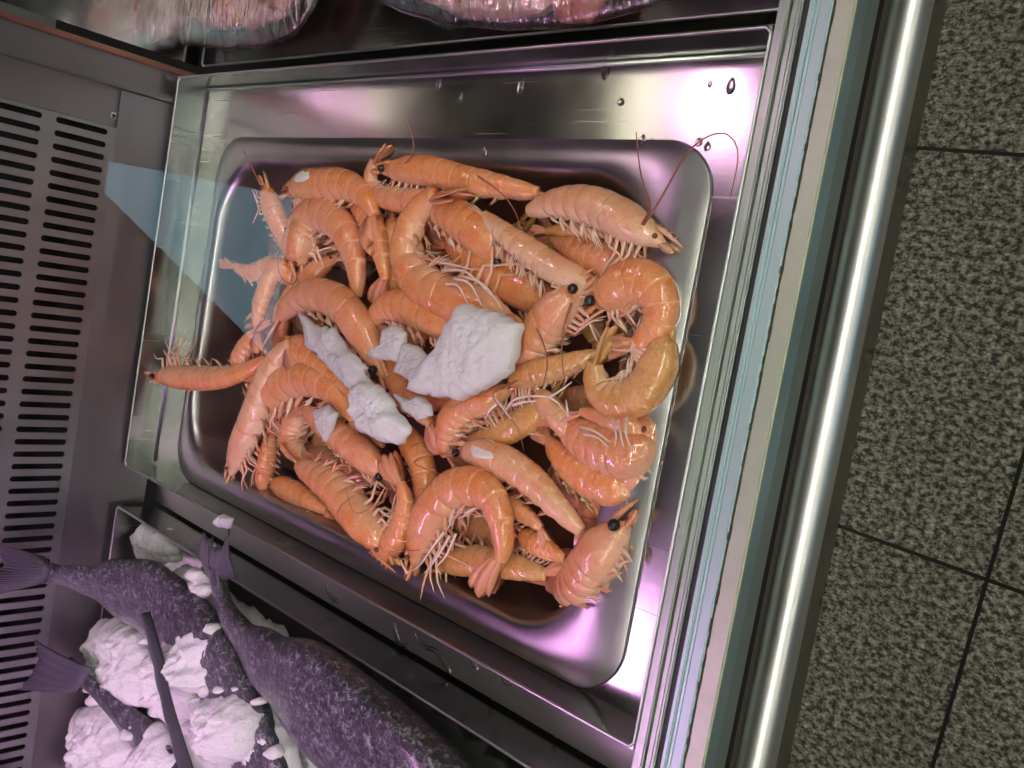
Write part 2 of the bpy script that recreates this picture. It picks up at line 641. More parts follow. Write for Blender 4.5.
boxobj('back_panel', (-.897, -.893, .178, 1.2, .0, .5), M['mirror'], case, 0)
lt = boxobj('latch', (-.8885, -.886, .106, .112, .074, .081), M['tray'], case, .0005)
bm = bmesh.new()
bmesh.ops.create_cone(bm, cap_ends=True, segments=14, radius1=.0016, radius2=.0016, depth=.001, matrix=Matrix.Translation((-.8855, .109, .0775)) @ Matrix.Rotation(PI / 2, 4, 'Y'))
obj('latch_pin', bm, M['dark'], lt)
boxobj('unseen_canopy', (-.93, -.50, -1.3, 1.3, .505, .525), simple('darkened_canopy', (.05, .05, .05), .6), case, .003)  # unseen, added to hold the lamps and keep steel reflections dark

# pink lamp tubes under the canopy
M['lamp_pink'] = emit('pink_lamp', (1.0, .50, .86), 26)
M['lamp_soft'] = emit('soft_pink_lamp', (1.0, .78, .80), 14)
M['lamp_violet'] = emit('violet_lamp', (.95, .42, .92), 29)
M['lamp_warm'] = emit('warm_lamp', (1.0, .93, .66), 5)
for y0, y1, mm, lab in ((-.80, -.30, 'lamp_violet', 'violet glowing lamp tube above the fish on ice'), (.205, .275, 'lamp_pink', 'short pink glowing lamp tube above the wrapped packages')):
    t = empty('lamp_tube', (-.55, (y0 + y1) / 2, .40), lab, 'lamp')
    bm = bmesh.new()
    tube(bm, [Vector((-.55, y0, .40)), Vector((-.55, y1, .40))], .011, 16)
    obj('tube', bm, M[mm], t)
    boxobj('fixture', (-.565, -.535, y0 - .02, y1 + .02, .414, .43), M['white_plastic'], t, .002)
    for yy in (y0 + .02, y1 - .02):
        bm = bmesh.new()
        tube(bm, [Vector((-.55, yy, .43)), Vector((-.56, yy, .504))], .004, 8)
        obj('bracket', bm, M['tray'], t)

t = empty('lamp_tube', (-.65, .27, .40), 'short warm white lamp tube behind the pink one over the packages', 'lamp')
bm = bmesh.new()
tube(bm, [Vector((-.65, .19, .40)), Vector((-.65, .33, .40))], .011, 16)
obj('tube', bm, M['lamp_warm'], t)
boxobj('fixture', (-.665, -.635, .18, .34, .414, .504), M['white_plastic'], t, .002)

# ------------------------------------------------------------------ front frame, glass and rail
fr = empty('counter_front_frame', (-.222, 0, 0), 'aluminium front frame of the counter with channel strips and a black glass gasket', 'frame')
Y0, Y1 = -1.3, 1.3


def strip(name, x0, x1, z0, z1, m, parent=fr, bev=.0008):
    return boxobj(name, (x0, x1, Y0, Y1, (z0 if x1 < -.2340 else .0125), z1), m, parent, bev)


strip('inner_strip', -.2465, -.2405, -.05, .029, M['alu_strip'])
strip('inner_strip', -.2402, -.2362, -.05, .0268, M['alu_strip'])
strip('inner_strip', -.2359, -.2335, -.05, .0285, M['alu_strip'])
strip('glass_gasket', -.2332, -.2296, -.05, .0275, M['rubber'])
strip('glass_channel', -.2293, -.2262, -.05, .0302, M['alu_blue'])
strip('glass_channel', -.2262, -.2235, -.05, .0290, M['alu_blue'])
strip('glass_channel', -.2235, -.2171, -.05, .0300, M['alu_blue'])
strip('outer_cap', -.2163, -.2052, .0125, .0300, M['alu_beige'], bev=.0012)
bm = bmesh.new()
pr = [(-.2051, .0296), (-.2026, .0240), (-.2026, .0125), (-.2051, .0125)]
e0 = [bm.verts.new((x, Y0, z)) for x, z in pr]
e1 = [bm.verts.new((x, Y1, z)) for x, z in pr]
bm.faces.new(e0)
bm.faces.new(e1[::-1])
for i in range(4): bm.faces.new((e0[i], e1[i], e1[(i + 1) % 4], e0[(i + 1) % 4]))
obj('edge_chamfer', bm, M['alu_blue'], fr, False)
# lower skirt of the cap, turned a little outward
bm = bmesh.new()
box(bm, -.2450, -.2385, Y0, Y1, -.070, -.051)
obj('cap_support', bm, M['dark'], fr, False)
# crumbly sealant in the joint
bm = bmesh.new()
n = 700
for i in range(n):
    y = Y0 + (Y1 - Y0) * i / n
    y2 = Y0 + (Y1 - Y0) * (i + 1) / n
    w = .0001 + .0006 * noise.noise(Vector((y * 90, 0, 0)))
    cx = -.2167 + .0004 * noise.noise(Vector((y * 60, 5, 0)))
    box(bm, cx - abs(w) - .0004, cx + abs(w) + .0004, y, y2, .02, .0292 + .0007 * noise.noise(Vector((y * 150, 9, 0))))
obj('sealant', bm, M['sealant'], fr, False)

# leaning glass pane standing in the gasket
tl = math.radians(17)
bm = bmesh.new()
gx, gz, gl_ = -.2314, .0282, .62
ux, uz = -math.sin(tl), math.cos(tl)
nx, nz = math.cos(tl), math.sin(tl)
th = .0015
vs = []
for s_ in (0, gl_):
    for k in (-th, th):
        for y in (-1.25, 1.25):
            vs.append(bm.verts.new((gx + ux * s_ + nx * k, y, gz + uz * s_ + nz * k)))
bmesh.ops.convex_hull(bm, input=vs)
gp = obj('glass_pane', bm, M['glass'], None, False)
tag(gp, 'clear glass pane leaning over the trays from the counter front frame', 'glass')

# bumper rail
rc = [at(915.5, 0, -.055), at(831, 380, -.055)]
RXC = (rc[0].x + rc[1].x) / 2
RR = 20.0 * mpp(rc[1])
t = empty('bumper_rail', (RXC, 0, -.055), 'round shiny steel bumper rail running along the counter front above the floor', 'rail')
bm = bmesh.new()
tube(bm, [Vector((RXC, y, -.055)) for y in (-1.3, -.6, 0, .6, 1.3)], RR, 40)
obj('tube', bm, M['rail'], t)
for yy in (-.95, .95):
    bm = bmesh.new()
    tube(bm, [Vector((RXC, yy, -.055)), Vector((RXC - .03, yy, -.055))], .006, 16)
    obj('bracket', bm, M['rail'], t)


# ------------------------------------------------------------------ trays
def open_tray(name, x0, x1, y0, y1, zb, zt, label, cat, th=.0012, slope=.002, m=None, floor_z=None):
    """thin sheet tray: floor, four upstanding walls and a small rolled rim"""
    t = empty(name, ((x0 + x1) / 2, (y0 + y1) / 2, zb), label, cat)
    m = m or M['tray']
    bm = bmesh.new()
    r0 = [(x0 + slope, y0 + slope), (x1 - slope, y0 + slope), (x1 - slope, y1 - slope), (x0 + slope, y1 - slope)]
    r1 = [(x0, y0), (x1, y0), (x1, y1), (x0, y1)]
    f = floor_z if floor_z is not None else zb + .001
    vb = [bm.verts.new((*p, f)) for p in r0]
    vt = [bm.verts.new((*p, zt)) for p in r1]
    bm.faces.new(vb)
    for i in range(4):
        j = (i + 1) % 4
        bm.faces.new((vb[i], vb[j], vt[j], vt[i]))
    bmesh.ops.recalc_face_normals(bm, faces=bm.faces)
    o = obj('tray_body', bm, m, t, False)
    o.modifiers.new('s', 'SOLIDIFY').thickness = th
    bm = bmesh.new()
    pts = [Vector((*p, zt)) for p in r1]
    loop = []
    for i in range(4):
        a, b_ = pts[i], pts[(i + 1) % 4]
        d = (b_ - a).normalized() * .003
        loop += [a + d, b_ - d]
    loop.append(loop[0].copy())
    tube(bm, loop, .0011, 8)
    obj('rim', bm, M['rail'], t)
    return t


tray = open_tray('display_tray', -.871, -.2475, -.221, .158, -.0105, .0285, 'rectangular stainless steel tray holding the pan of prawns, wet with drops', 'tray', floor_z=0.0)
ftray = open_tray('fish_tray', -.868, -.250, -.72, -.262, -.0105, .032, 'stainless steel tray of dark fish lying on crushed ice', 'tray', floor_z=-.008)
ptray = open_tray('package_tray', -.874, -.2475, .1755, .60, -.0105, .006, 'dark stainless steel tray holding the film wrapped packages', 'tray', m=steel('dark_wet_steel', (.16, .155, .16), .1, .2), floor_z=-.006)

# ------------------------------------------------------------------ gastronorm pan
PX0, PX1, PYA, PYB = -.823, -.2815, -.2185, .1085
pan = empty('food_pan', ((PX0 + PX1) / 2, (PYA + PYB) / 2, -.062), 'deep stainless steel food pan with rounded corners full of prawns', 'pan')


def rrect(x0, x1, y0, y1, r, z, n=12, fl=0):
    pts = []
    for cx, cy, a0 in ((x1 - r, y1 - r, 0), (x0 + r, y1 - r, PI / 2), (x0 + r, y0 + r, PI), (x1 - r, y0 + r, 1.5 * PI)):
        for k in range(n + 1):
            a = a0 + PI / 2 * k / n
            pts.append(Vector((cx + r * math.cos(a), cy + r * math.sin(a), z)))
    # straight sides get extra points
    return pts


def pan_mesh():
    bm = bmesh.new()
    rings = []
    # (inset left, inset right, inset front(-y), inset back(+y), corner radius, z)
    prof = [(0, 0, 0, 0, .034, .0004), (0, 0, 0, 0, .034, .0014), (.0006, .0006, .0006, .0006, .034, .0022),
            (.006, .031, .012, .013, .047, .0028), (.009, .034, .017, .017, .052, .0026),
            (.012, .036, .020, .020, .055, .0014), (.0145, .0375, .022, .0225, .056, -.0015), (.016, .0385, .0235, .024, .056, -.008),
            (.018, .040, .026, .026, .055, -.030), (.021, .042, .029, .029, .052, -.050),
            (.024, .045, .032, .032, .050, -.057), (.030, .051, .038, .038, .046, -.061), (.040, .061, .048, .048, .04, -.062)]
    for (l, r_, f_, b_, rad, z) in prof:
        rings.append([bm.verts.new(p) for p in rrect(PX0 + l, PX1 - r_, PYA + f_, PYB - b_, rad, z, 14)])
    k = len(rings[0])
    for a, b_ in zip(rings, rings[1:]):
        for j in range(k):
            bm.faces.new((a[j], a[(j + 1) % k], b_[(j + 1) % k], b_[j]))
    bm.faces.new(rings[-1])
    bmesh.ops.recalc_face_normals(bm, faces=bm.faces)
    return bm


po = obj('pan_shell', pan_mesh(), M['pan'], pan)
# tray floor has the opening for the pan: cut by rebuilding the floor as a frame
tb = [c for c in tray.children if c.name.startswith('tray_body')][0]
bm = bmesh.new()
off = Vector(tray.location)
ins = rrect(PX0 + .012, PX1 - .020, PYA + .012, PYB - .010, .045, 0, 14)
x0, x1, y0, y1 = -.869, -.2495, -.219, .156
outr = []
cx, cy = (x0 + x1) / 2, (y0 + y1) / 2
nn = 15
corners = [(x1, y1), (x0, y1), (x0, y0), (x1, y0)]
for q in range(4):
    for k in range(nn):
        u = (k - 7) / 7.0
        # point along outline round the corner q
        px, py = corners[q]
        sx, sy = (1 if px > cx else -1), (1 if py > cy else -1)
        if q % 2 == 0:
            a = (px, py - sy * .06 * -u) if u < 0 else (px - sx * .06 * u, py)
        else:
            a = (px - sx * .06 * -u, py) if u < 0 else (px, py - sy * .06 * u)
        outr.append(Vector((a[0], a[1], 0)))
vi = [bm.verts.new(p) for p in ins]
vo = [bm.verts.new(p) for p in outr]
k = len(vi)
for j in range(k):
    bm.faces.new((vi[j], vo[j], vo[(j + 1) % k], vi[(j + 1) % k]))
cs = [(-.871, -.221), (-.2475, -.221), (-.2475, .158), (-.871, .158)]
c0 = [(x0, y0), (x1, y0), (x1, y1), (x0, y1)]
for i in range(4):
    j = (i + 1) % 4
    bm.faces.new([bm.verts.new(v) for v in ((*c0[i], 0), (*c0[j], 0), (*cs[j], .0285), (*cs[i], .0285))])
bmesh.ops.recalc_face_normals(bm, faces=bm.faces)
bmesh.ops.translate(bm, verts=bm.verts, vec=-off)
bm.to_mesh(tb.data)
bm.free()
for a, b_ in (((-.8675, -.2165), (-.8675, .1545)), ((-.8675, .1545), (-.2515, .1545))):
    bm = bmesh.new()
    tube(bm, [Vector((*a, .0008)), Vector((*b_, .0008))], .0014, 8)
    obj('seam', bm, M['rail'], tray)

# ------------------------------------------------------------------ water drops
DROPS = [(521, 87, 5, 9, 'long water drop on the back wall strip of the tray above the pan'),
         (606, 67, 6, 13, 'largest water streak, running over the back edge of the prawn tray'),
         (621, 102, 5, 4, 'round water drop on the tray just below the long streak'),
         (710, 84, 3, 4, 'tiny water drop beside the pointed drop at the tray corner'),
         (731, 86, 6, 9, 'pointed oval water drop in the pink glare at the tray corner'),
         (699, 142, 5, 5, 'water drop at the upper right rounded corner of the pan'),
         (643, 139, 4, 5, 'water drop on the pan rim next to the long feeler'),
         (484, 151, 4, 5, 'water drop on the back rim of the pan above the top prawn'),
         (439, 85, 4, 8, 'narrow water drop on the tray, left of the long drop'),
         (461, 98, 3, 6, 'small water drop right of the narrow drop on the tray'),
         (494, 696, 5, 5, 'round water bead on the strip between the two trays'),
         (557, 735, 4, 4, 'water bead nearest the front frame between the two trays'),
         (412, 648, 4, 5, 'water bead below the branching streaks between the trays'),
         (620, 379, 0, 0, '')]
for (x, y, a, b_, lab) in DROPS:
    if not a: continue
    z = .0292 if (x, y) == (606, 67) else (0.0045 if lab.find('pan rim') > 0 or lab.find('rim of the pan') > 0 or lab.find('corner of the pan') > 0 else (0.0 if y < 600 else -.0115))
    if (x, y) == (606, 67): z = .0002; 
    p = at(x, y, z)
    s_ = mpp(p)
    bm = bmesh.new()
    bmesh.ops.create_uvsphere(bm, u_segments=18, v_segments=10, radius=1)
    for v in bm.verts:
        k = 1 - .45 * max(0, v.co.y)
        if v.co.z < 0: v.co.z *= .02
        v.co = Vector((v.co.x * a * s_ * .9 * k, v.co.y * b_ * s_, v.co.z * a * s_ * .55))
    o = obj('water_drop', bm, M['water'])
    o.location = p
    tag(o, lab, 'water drop', 'water drops on the steel')
STREAKS = [([(326, 580), (328, 590), (333, 598), (339, 602)], 'short hooked water streak, left end of the strip between trays'),
           ([(394, 622), (396, 634), (400, 644), (408, 646)], 'forked water streak below the middle of the pan edge'),
           ([(416, 634), (424, 646), (436, 651), (443, 661), (450, 673)], 'longest wavy water streak on the strip between the trays'),
           ([(470, 658), (474, 664), (477, 670)], 'short water streak right of the wavy one between the trays'),
           ([(502, 676), (508, 683), (512, 682)], 'small water streak near the right water bead between the trays')]
for pts, lab in STREAKS:
    P = [at(x, y, -.0112) for x, y in pts]
    q, L = catmull(P, 16)
    bm = bmesh.new()
    tube(bm, q, [.0016 * (.5 + .5 * math.sin(PI * (i + .6) / 16.2)) + .0004 for i in range(16)], 8)
    for v in bm.verts: v.co.z = max(-.0113, v.co.z)
    o = obj('water_streak', bm, M['water'])
    tag(o, lab, 'water', 'water streaks between the trays')


# ------------------------------------------------------------------ prawns
RTAB = [(0, .20), (.05, .42), (.13, .76), (.22, .97), (.31, 1.02), (.36, 1.0), (.46, .98), (.57, .94), (.68, .87), (.79, .75), (.89, .60), (1.0, .40)]
SEGS = [.36, .455, .555, .655, .75, .835, 1.0]
GROUP = 'orange prawns heaped in the steel pan'


def frames(q, side, roll):
    """tangent, dorsal, lateral at each point"""
    out = []
    n = len(q)
    for i in range(n):
        t = (q[min(i + 1, n - 1)] - q[max(i - 1, 0)]).normalized()
        s = Vector((0, 0, 1)).cross(t)
        if s.length < 1e-4: s = Vector((1, 0, 0))
        s.normalize()
        d = s * side * math.cos(roll) + Vector((0, 0, 1)) * math.sin(roll)
        d = (d - t * d.dot(t)).normalized()
        out.append((t, d, t.cross(d)))
    return out


def shell_mesh(q, fr_, r, t0, t1, body_n, tend, kind, seed):
    bm = bmesh.new()
    uvl = bm.loops.layers.uv.new('UVMap')
    n = 22
    rings = []
    info = []
    ts = []
    steps = body_n
    if kind == 'carapace':
        ts = [(t0 + (t1 - t0) * i / 22, (i / 22) * .6, 1) for i in range(23)]
    else:
        for a, b_ in zip(SEGS, SEGS[1:]):
            for u in (0, .15, .4, .65, .85, .96, 1.0):
                ts.append((a + (b_ - a) * u, u, (.984 if u in (0, 1.0) else .992 + .026 * math.sin(PI * u) ** .6)))
    for (t, u, k) in ts:
        f = t * tend * (len(q) - 1)
        i = min(int(f), len(q) - 2)
        w = f - i
        c = q[i].lerp(q[i + 1], w)
        T = fr_[i][0].lerp(fr_[i + 1][0], w)
        D = fr_[i][1].lerp(fr_[i + 1][1], w)
        L = fr_[i][2].lerp(fr_[i + 1][2], w)
        rr = interp(RTAB, t) * r * k
        ring = []
        for j in range(n):
            a = 2 * PI * j / n
            y = math.cos(a)     # dorsal
            x = math.sin(a)
            # flattened belly, keeled back
            yy = y * (1.0 if y > 0 else .90)
            xx = x * (.80 if y > -.2 else .80 * (1 - .22 * (-.2 - y)))
            if kind == 'abdomen' and y < -.1:
                sc_ = 1 + .13 * min(1, (-.1 - y) * 2.2) * (math.sin(PI * min(1, u)) - .35)
                yy *= sc_
                xx *= sc_
            if kind == 'carapace':
                gr = 1 - .05 * math.exp(-((t - .20) / .012) ** 2) * (1 if abs(y) < .85 else .4)
                yy *= gr
                xx *= gr
            jit = 1 + .03 * noise.noise(Vector((t * 9 + seed, x * 1.5, y * 1.5)))
            ring.append(bm.verts.new(c + D * (yy * rr * jit) + L * (xx * rr * jit)))
        rings.append(ring)
        info.append(u)
    for a in range(len(rings) - 1):
        ua, ub = info[a], info[a + 1]
        if ub < ua: ub = ua
        for j in range(n):
            f = bm.faces.new((rings[a][j], rings[a][(j + 1) % n], rings[a + 1][(j + 1) % n], rings[a + 1][j]))
            vj = [abs(((j % n) / n) * 2 - 1), abs((((j + 1)) / n) * 2 - 1)]
            vv = (1 - vj[0], 1 - vj[1])
            for l, (uu, v_) in zip(f.loops, ((ua, vv[0]), (ua, vv[1]), (ub, vv[1]), (ub, vv[0]))):
                l[uvl].uv = (uu, v_)
    bm.faces.new(rings[0][::-1])
    bm.faces.new(rings[-1])
    bmesh.ops.recalc_face_normals(bm, faces=bm.faces)
    return bm


def paddle(bm, base, d, nrm, length, width, thick, bend=0):
    """flat tapered tail plate"""
    side = d.cross(nrm).normalized()
    prof = [(0, .30), (.18, .62), (.45, 1.0), (.72, .92), (.9, .6), (1.0, .12)]
    prev = None
    for (u, w) in prof:
        c = base + d * (length * u) + nrm * (bend * u * u * length)
        ww = width * w / 2
        tt = thick * (1 - .6 * u)
        ring = [bm.verts.new(c + side * ww), bm.verts.new(c + nrm * tt), bm.verts.new(c - side * ww), bm.verts.new(c - nrm * tt)]
        if prev:
            for j in range(4): bm.faces.new((prev[j], prev[(j + 1) % 4], ring[(j + 1) % 4], ring[j]))
        else:
            bm.faces.new(ring[::-1])
        prev = ring
    bm.faces.new(prev)


def prawn(label, path, rpx, z=0.0, side=1, roll=18, shell=0, legs=1.0, swim=1.0, fan=1.0, feel=1, pale=False, eyes=0, fanspread=.24, spot=None, strands=None, feelers=None, group=GROUP, simple_=False, wild=0):
    seed = len(label) + path[0][0] * .37
    rnd = random.Random(int(seed * 100))
    P = []
    for p in path:
        P.append(at(p[0], p[1], (p[2] * .01 if len(p) > 2 else z)))
    q, L = catmull(P, 60)
    mid = q[25]
    r = rpx * mpp(mid) * 1.13
    frs = frames(q, side, math.radians(roll))
    fanlen = min(.24 * L, r * 2.3) if fan else 0
    tend = 1 - fanlen / L * .92
    root = empty('prawn', q[24] - Vector((0, 0, r * .8)), label, 'prawn', group)
    ms = SH[shell]
    obj('carapace', shell_mesh(q, frs, r, 0, .375, 24, tend, 'carapace', seed), ms, root)
    obj('abdomen', shell_mesh(q, frs, r, .36, 1, 40, tend, 'abdomen', seed + 3), ms, root)

    def spot_at(t):
        f = t * tend * 59
        i = min(int(f), 58)
        w = f - i
        return q[i].lerp(q[i + 1], w), frs[i]
    # rostrum: toothed spike over the eyes
    c, (T, D, Lt) = spot_at(.10)
    bm = bmesh.new()
    tip = q[0] - T * r * .95 + D * r * .32
    b0 = c + D * r * .52
    pts = [b0, b0.lerp(tip, .35) + D * r * .07, b0.lerp(tip, .7) + D * r * .05, tip]
    tube(bm, pts, [r * .15, r * .13, r * .08, r * .015], 8)
    for k in range(4):
        a = b0.lerp(tip, .12 + k * .18) + D * r * .10
        tube(bm, [a, a + D * r * .17 - T * r * .14], [r * .06, r * .008], 5)
    obj('rostrum', bm, ms, root)
    # feeler scales at the snout
    bm = bmesh.new()
    for sgn in (-1, 1):
        base = q[0] + Lt * sgn * r * .16 - D * r * .02
        paddle(bm, base + T * r * .2, (-T + Lt * sgn * .16 + D * .05).normalized(), (D * .4 + Lt * sgn).normalized(), r * .95, r * .42, r * .05)
    obj('antennal_scale', bm, ms, root)
    # eyes on short stalks
    c, (T, D, Lt) = spot_at(.055)
    for sgn in (-1, 1):
        es = .24 if eyes else .13
        e = c + Lt * sgn * r * (.46 if eyes else .36) + D * r * .24 - T * r * .06
        bm = bmesh.new()
        bmesh.ops.create_icosphere(bm, subdivisions=2, radius=r * es, matrix=Matrix.Translation(e))
        tube(bm, [c + D * r * .12, e - (e - c) * .25], r * .09, 6)
        obj('eye', bm, M['eye'] if eyes else M['eye_brown'], root)
    # tail fan
    if fan:
        bm = bmesh.new()
        c, (T, D, Lt) = spot_at(.985)
        n_ = len(q)
        Tn = (q[-1] - c).normalized()
        Dn = (D - Tn * D.dot(Tn)).normalized()
        Ln = Tn.cross(Dn)
        paddle(bm, c, Tn, Dn, fanlen * .95, r * .62, r * .16)
        for sgn in (-1, 1):
            for kk, (an, ll, ww) in enumerate(((.34, 1.0, 1.0), (.78, .90, .95))):
                a = an * fanspread * 1.6 + rnd.uniform(-.05, .05)
                d = (Tn * math.cos(a) + Ln * sgn * math.sin(a) - Dn * .10 * (kk + 1)).normalized()
                paddle(bm, c + Ln * sgn * r * .14 - Dn * r * .05 * kk, d, (Dn + Ln * sgn * .35).normalized(), fanlen * ll, r * ww, r * .07, rnd.uniform(-.08, .08))
        obj('tail_fan', bm, M['fan'] if not pale else ms, root)
    # walking legs: thin jointed, combed forward along the belly
    if legs:
        nl = 5
        for k in range(nl * (1 if simple_ else 2)):
            sgn = -1 if k % 2 else 1
            kk = k // (1 if simple_ else 2)
            t = .11 + .045 * kk
            c, (T, D, Lt) = spot_at(t)
            rr = interp(RTAB, t) * r
            a = c - D * rr * .70 + Lt * sgn * rr * .30
            sp = rnd.uniform(.9, 1.35) * legs
            lean = .45 + .16 * kk + rnd.uniform(-.18, .18)
            d1 = (-D * 1.0 - T * lean * .5 + Lt * sgn * rnd.uniform(.15, .5)).normalized()
            k1 = a + d1 * r * .62 * sp
            d2 = (-T * 1.0 - D * rnd.uniform(-.05, .55) + Lt * sgn * rnd.uniform(-.25, .15)).normalized()
            if rnd.random() < .35: d2 = (T * .3 - D * 1.0 + Lt * rnd.uniform(-.4, .4)).normalized()
            k2 = k1 + d2 * r * .80 * sp
            d3 = (d2 - D * rnd.uniform(-.2, .8)).normalized()
            k3 = k2 + d3 * r * .55 * sp
            w = r * .066
            bm = bmesh.new()
            pts = [a, a.lerp(k1, .5), k1, k1.lerp(k2, .5) + D * r * .03, k2, k2.lerp(k3, .6), k3]
            tube(bm, pts, [w * 1.5, w * 1.35, w * 1.05, w * .95, w * .75, w * .5, w * .12], 6)
            obj('leg', bm, M['leg_white'] if (k % 3 and not pale) or pale else M['leg'], root)
    # swimmerets: flat pale flaps under the tail plates
    if swim:
        for k in range(5):
            for sgn in ((1, -1) if not simple_ else (1,)):
                t = .40 + .098 * k
                c, (T, D, Lt) = spot_at(t)
                rr = interp(RTAB, t) * r
                base = c - D * rr * .70 + Lt * sgn * rr * .42
                d = (-D * 1.0 - T * rnd.uniform(.5, 1.1) + Lt * sgn * rnd.uniform(.1, .4)).normalized()
                bm = bmesh.new()
                paddle(bm, base, d, (T + Lt * .3).normalized(), rr * rnd.uniform(.8, 1.0) * swim, rr * .40, rr * .05, rnd.uniform(-.3, .3))
                for q_ in range(4):
                    d2 = (d - T * rnd.uniform(-.25, .75) + Lt * rnd.uniform(-.25, .25)).normalized()
                    b2 = base + d * rr * (.15 + .12 * q_)
                    e2 = b2 + d2 * rr * rnd.uniform(.6, 1.0) * swim
                    tube(bm, [b2, b2.lerp(e2, .5) - T * rr * .06, e2 - T * rr * .18], [rr * .065, rr * .045, rr * .01], 4)
                obj('swimmeret', bm, M['leg_white'] if pale or k % 2 else M['leg'], root)
    for path_ in (strands or []):
        pts, l_ = catmull([at(a[0], a[1], a[2] * .01) for a in path_], 14)
        bm = bmesh.new()
        tube(bm, pts, [.0011 * (1 - .65 * i / 13) for i in range(14)], 6)
        obj('leg', bm, M['strand'], root)
    # feelers
    if feelers:
        for path_ in feelers:
            pts, l_ = catmull([at(a[0], a[1], a[2] * .01) for a in path_], 26)
            bm = bmesh.new()
            tube(bm, pts, [.00062 * (1 - .7 * i / 25) + .0001 for i in range(26)], 5)
            obj('antenna', bm, M['antenna'], root)
    elif feel:
        for sgn in (-1, 1):
            c, (T, D, Lt) = spot_at(.02)
            a = c + Lt * sgn * r * .2
            pts = [a, a - T * r * 1.1 + Lt * sgn * r * .3 + Vector((0, 0, r * .5)),
                   a - T * r * rnd.uniform(.5, 1.6) + Lt * sgn * r * rnd.uniform(1.2, 2.2) + Vector((0, 0, r * .6)),
                   a + T * r * rnd.uniform(.5, 2.2) + Lt * sgn * r * rnd.uniform(1.8, 3) + Vector((0, 0, r * .3))]
            pts, _ = catmull(pts, 16)
            bm = bmesh.new()
            tube(bm, pts, [.0005 * (1 - .6 * i / 15) for i in range(16)], 4)
            obj('antenna', bm, M['antenna'], root)
    if spot:
        t, ang_, w = spot
        c, (T, D, Lt) = spot_at(t)
        rr = interp(RTAB, t) * r
        up = Vector((0, 0, 1))
        nr = (D * math.cos(ang_) + Lt * math.sin(ang_))
        if nr.z < 0: nr = (D * math.cos(ang_) - Lt * math.sin(ang_))
        bm = bmesh.new()
        bmesh.ops.create_uvsphere(bm, u_segments=16, v_segments=10, radius=1)
        tx = T
        ty = nr.cross(tx)
        for v in bm.verts:
            k = 1 + .25 * noise.noise(v.co * 2.2)
            v.co = c + nr * (rr * .80 + v.co.z * rr * .12) + tx * v.co.x * rr * w * k + ty * v.co.y * rr * w * .6 * k
        obj('pale_patch', bm, M['spot'], root)
    return root


# ---- the prawns the photo shows, head first along each path (x, y, optional height in cm)
PR = []


def A(label, path, r, z=0.0, **k):
    PR.append((label, path, r, z, k))


# back edge of the pan
A('prawn lying straight along the back edge of the pan with one round black eye', [(381, 171, 1.2), (402, 171, 1.2), (430, 172, 1.2), (465, 181, 1.0), (500, 187, .6), (535, 193, .2), (572, 200, -.4)], 15, side=1, roll=25, shell=0, legs=.7, swim=.5, feelers=[[(392, 170, 1.6), (411, 158, 2.5), (413, 140, 3.2), (405, 116, 4.0)], [(478, 176, 1.6), (500, 192, 2.0), (513, 208, 1.9), (520, 224, 1.8)]], eyes=1)
A('prawn bent upright at the back edge, tail pointing up beside the black eye', [(455, 196, -.2), (428, 199, .6), (398, 199, .9), (377, 193, .8), (371, 178, 1.0), (376, 158, 1.4), (386, 143, 1.8)], 12, side=1, roll=15, shell=1, legs=.5, swim=.4, feel=0)
A('pale prawn in the back right corner of the pan, snout towards the long feelers', [(664, 245, .8), (646, 234, 1.0), (620, 219, 1.2), (594, 207, 1.2), (566, 203, 1.0), (545, 206, .8), (530, 211, .6)], 19, side=-1, roll=8, shell=2, legs=1.0, swim=1.0, pale=True, fan=0, feelers=[[(641, 226, 1.6), (650, 205, 2.6), (641, 175, 4.0), (636, 132, 5.5)], [(643, 226, 1.6), (660, 200, 2.6), (690, 150, 4.5), (722, 133, 5.5), (738, 152, 5), (730, 200, 4)]])
A('prawn lying belly up with pale swimming legs, slanting down from the back middle', [(606, 293, .4), (580, 282, .8), (552, 268, 1.1), (526, 250, 1.3), (502, 232, 1.3), (484, 215, 1.1), (470, 202, .8)], 14, side=-1, roll=-25, shell=2, legs=.6, swim=1.6, pale=True, fan=.6, feel=0)
A('prawn curled open to the right like a letter C, upper middle', [(512, 318, 1.0), (480, 304, 1.4), (448, 296, 1.5), (422, 282, 1.5), (408, 258, 1.5), (410, 230, 1.6), (424, 204, 1.7), (444, 193, 1.9), (468, 188, 2.0)], 20, side=1, roll=12, shell=0, legs=1.25, swim=1.15, feel=0, strands=[[(446, 284, 2.6), (458, 286, 2.8), (468, 304, 2.6)], [(454, 278, 2.6), (470, 284, 2.8), (482, 306, 2.6)], [(462, 276, 2.4), (484, 285, 2.7), (502, 309, 2.5)], [(440, 262, 2.2), (458, 266, 2.6), (474, 270, 2.6)], [(442, 270, 2.4), (466, 272, 2.8), (492, 296, 2.6)]])
A('prawn with its black eye in the upper middle, snout pointing down to the right', [(508, 270, .4), (492, 250, .7), (474, 232, .9), (455, 217, .9), (438, 208, .6), (426, 205, .0), (418, 215, -.8), (416, 235, -1.4)], 19, side=-1, roll=20, shell=0, legs=1.1, swim=.5, feel=0, eyes=1)
A('thick prawn body lying right of the C shaped prawn, sloping down to the ice block', [(566, 306, -.5), (545, 300, -.2), (515, 288, .1), (488, 272, .2), (462, 254, .0), (446, 240, -.6), (440, 222, -1.4)], 20, side=-1, roll=35, shell=0, legs=.4, swim=.3, feel=0)
A('prawn behind the pale corner prawn, only its smooth back showing', [(664, 282, -.8), (640, 272, -.5), (612, 262, -.3), (582, 250, -.4), (556, 238, -.7), (535, 226, -1.2)], 18, side=1, roll=35, shell=1, legs=.3, swim=.3, feel=0)
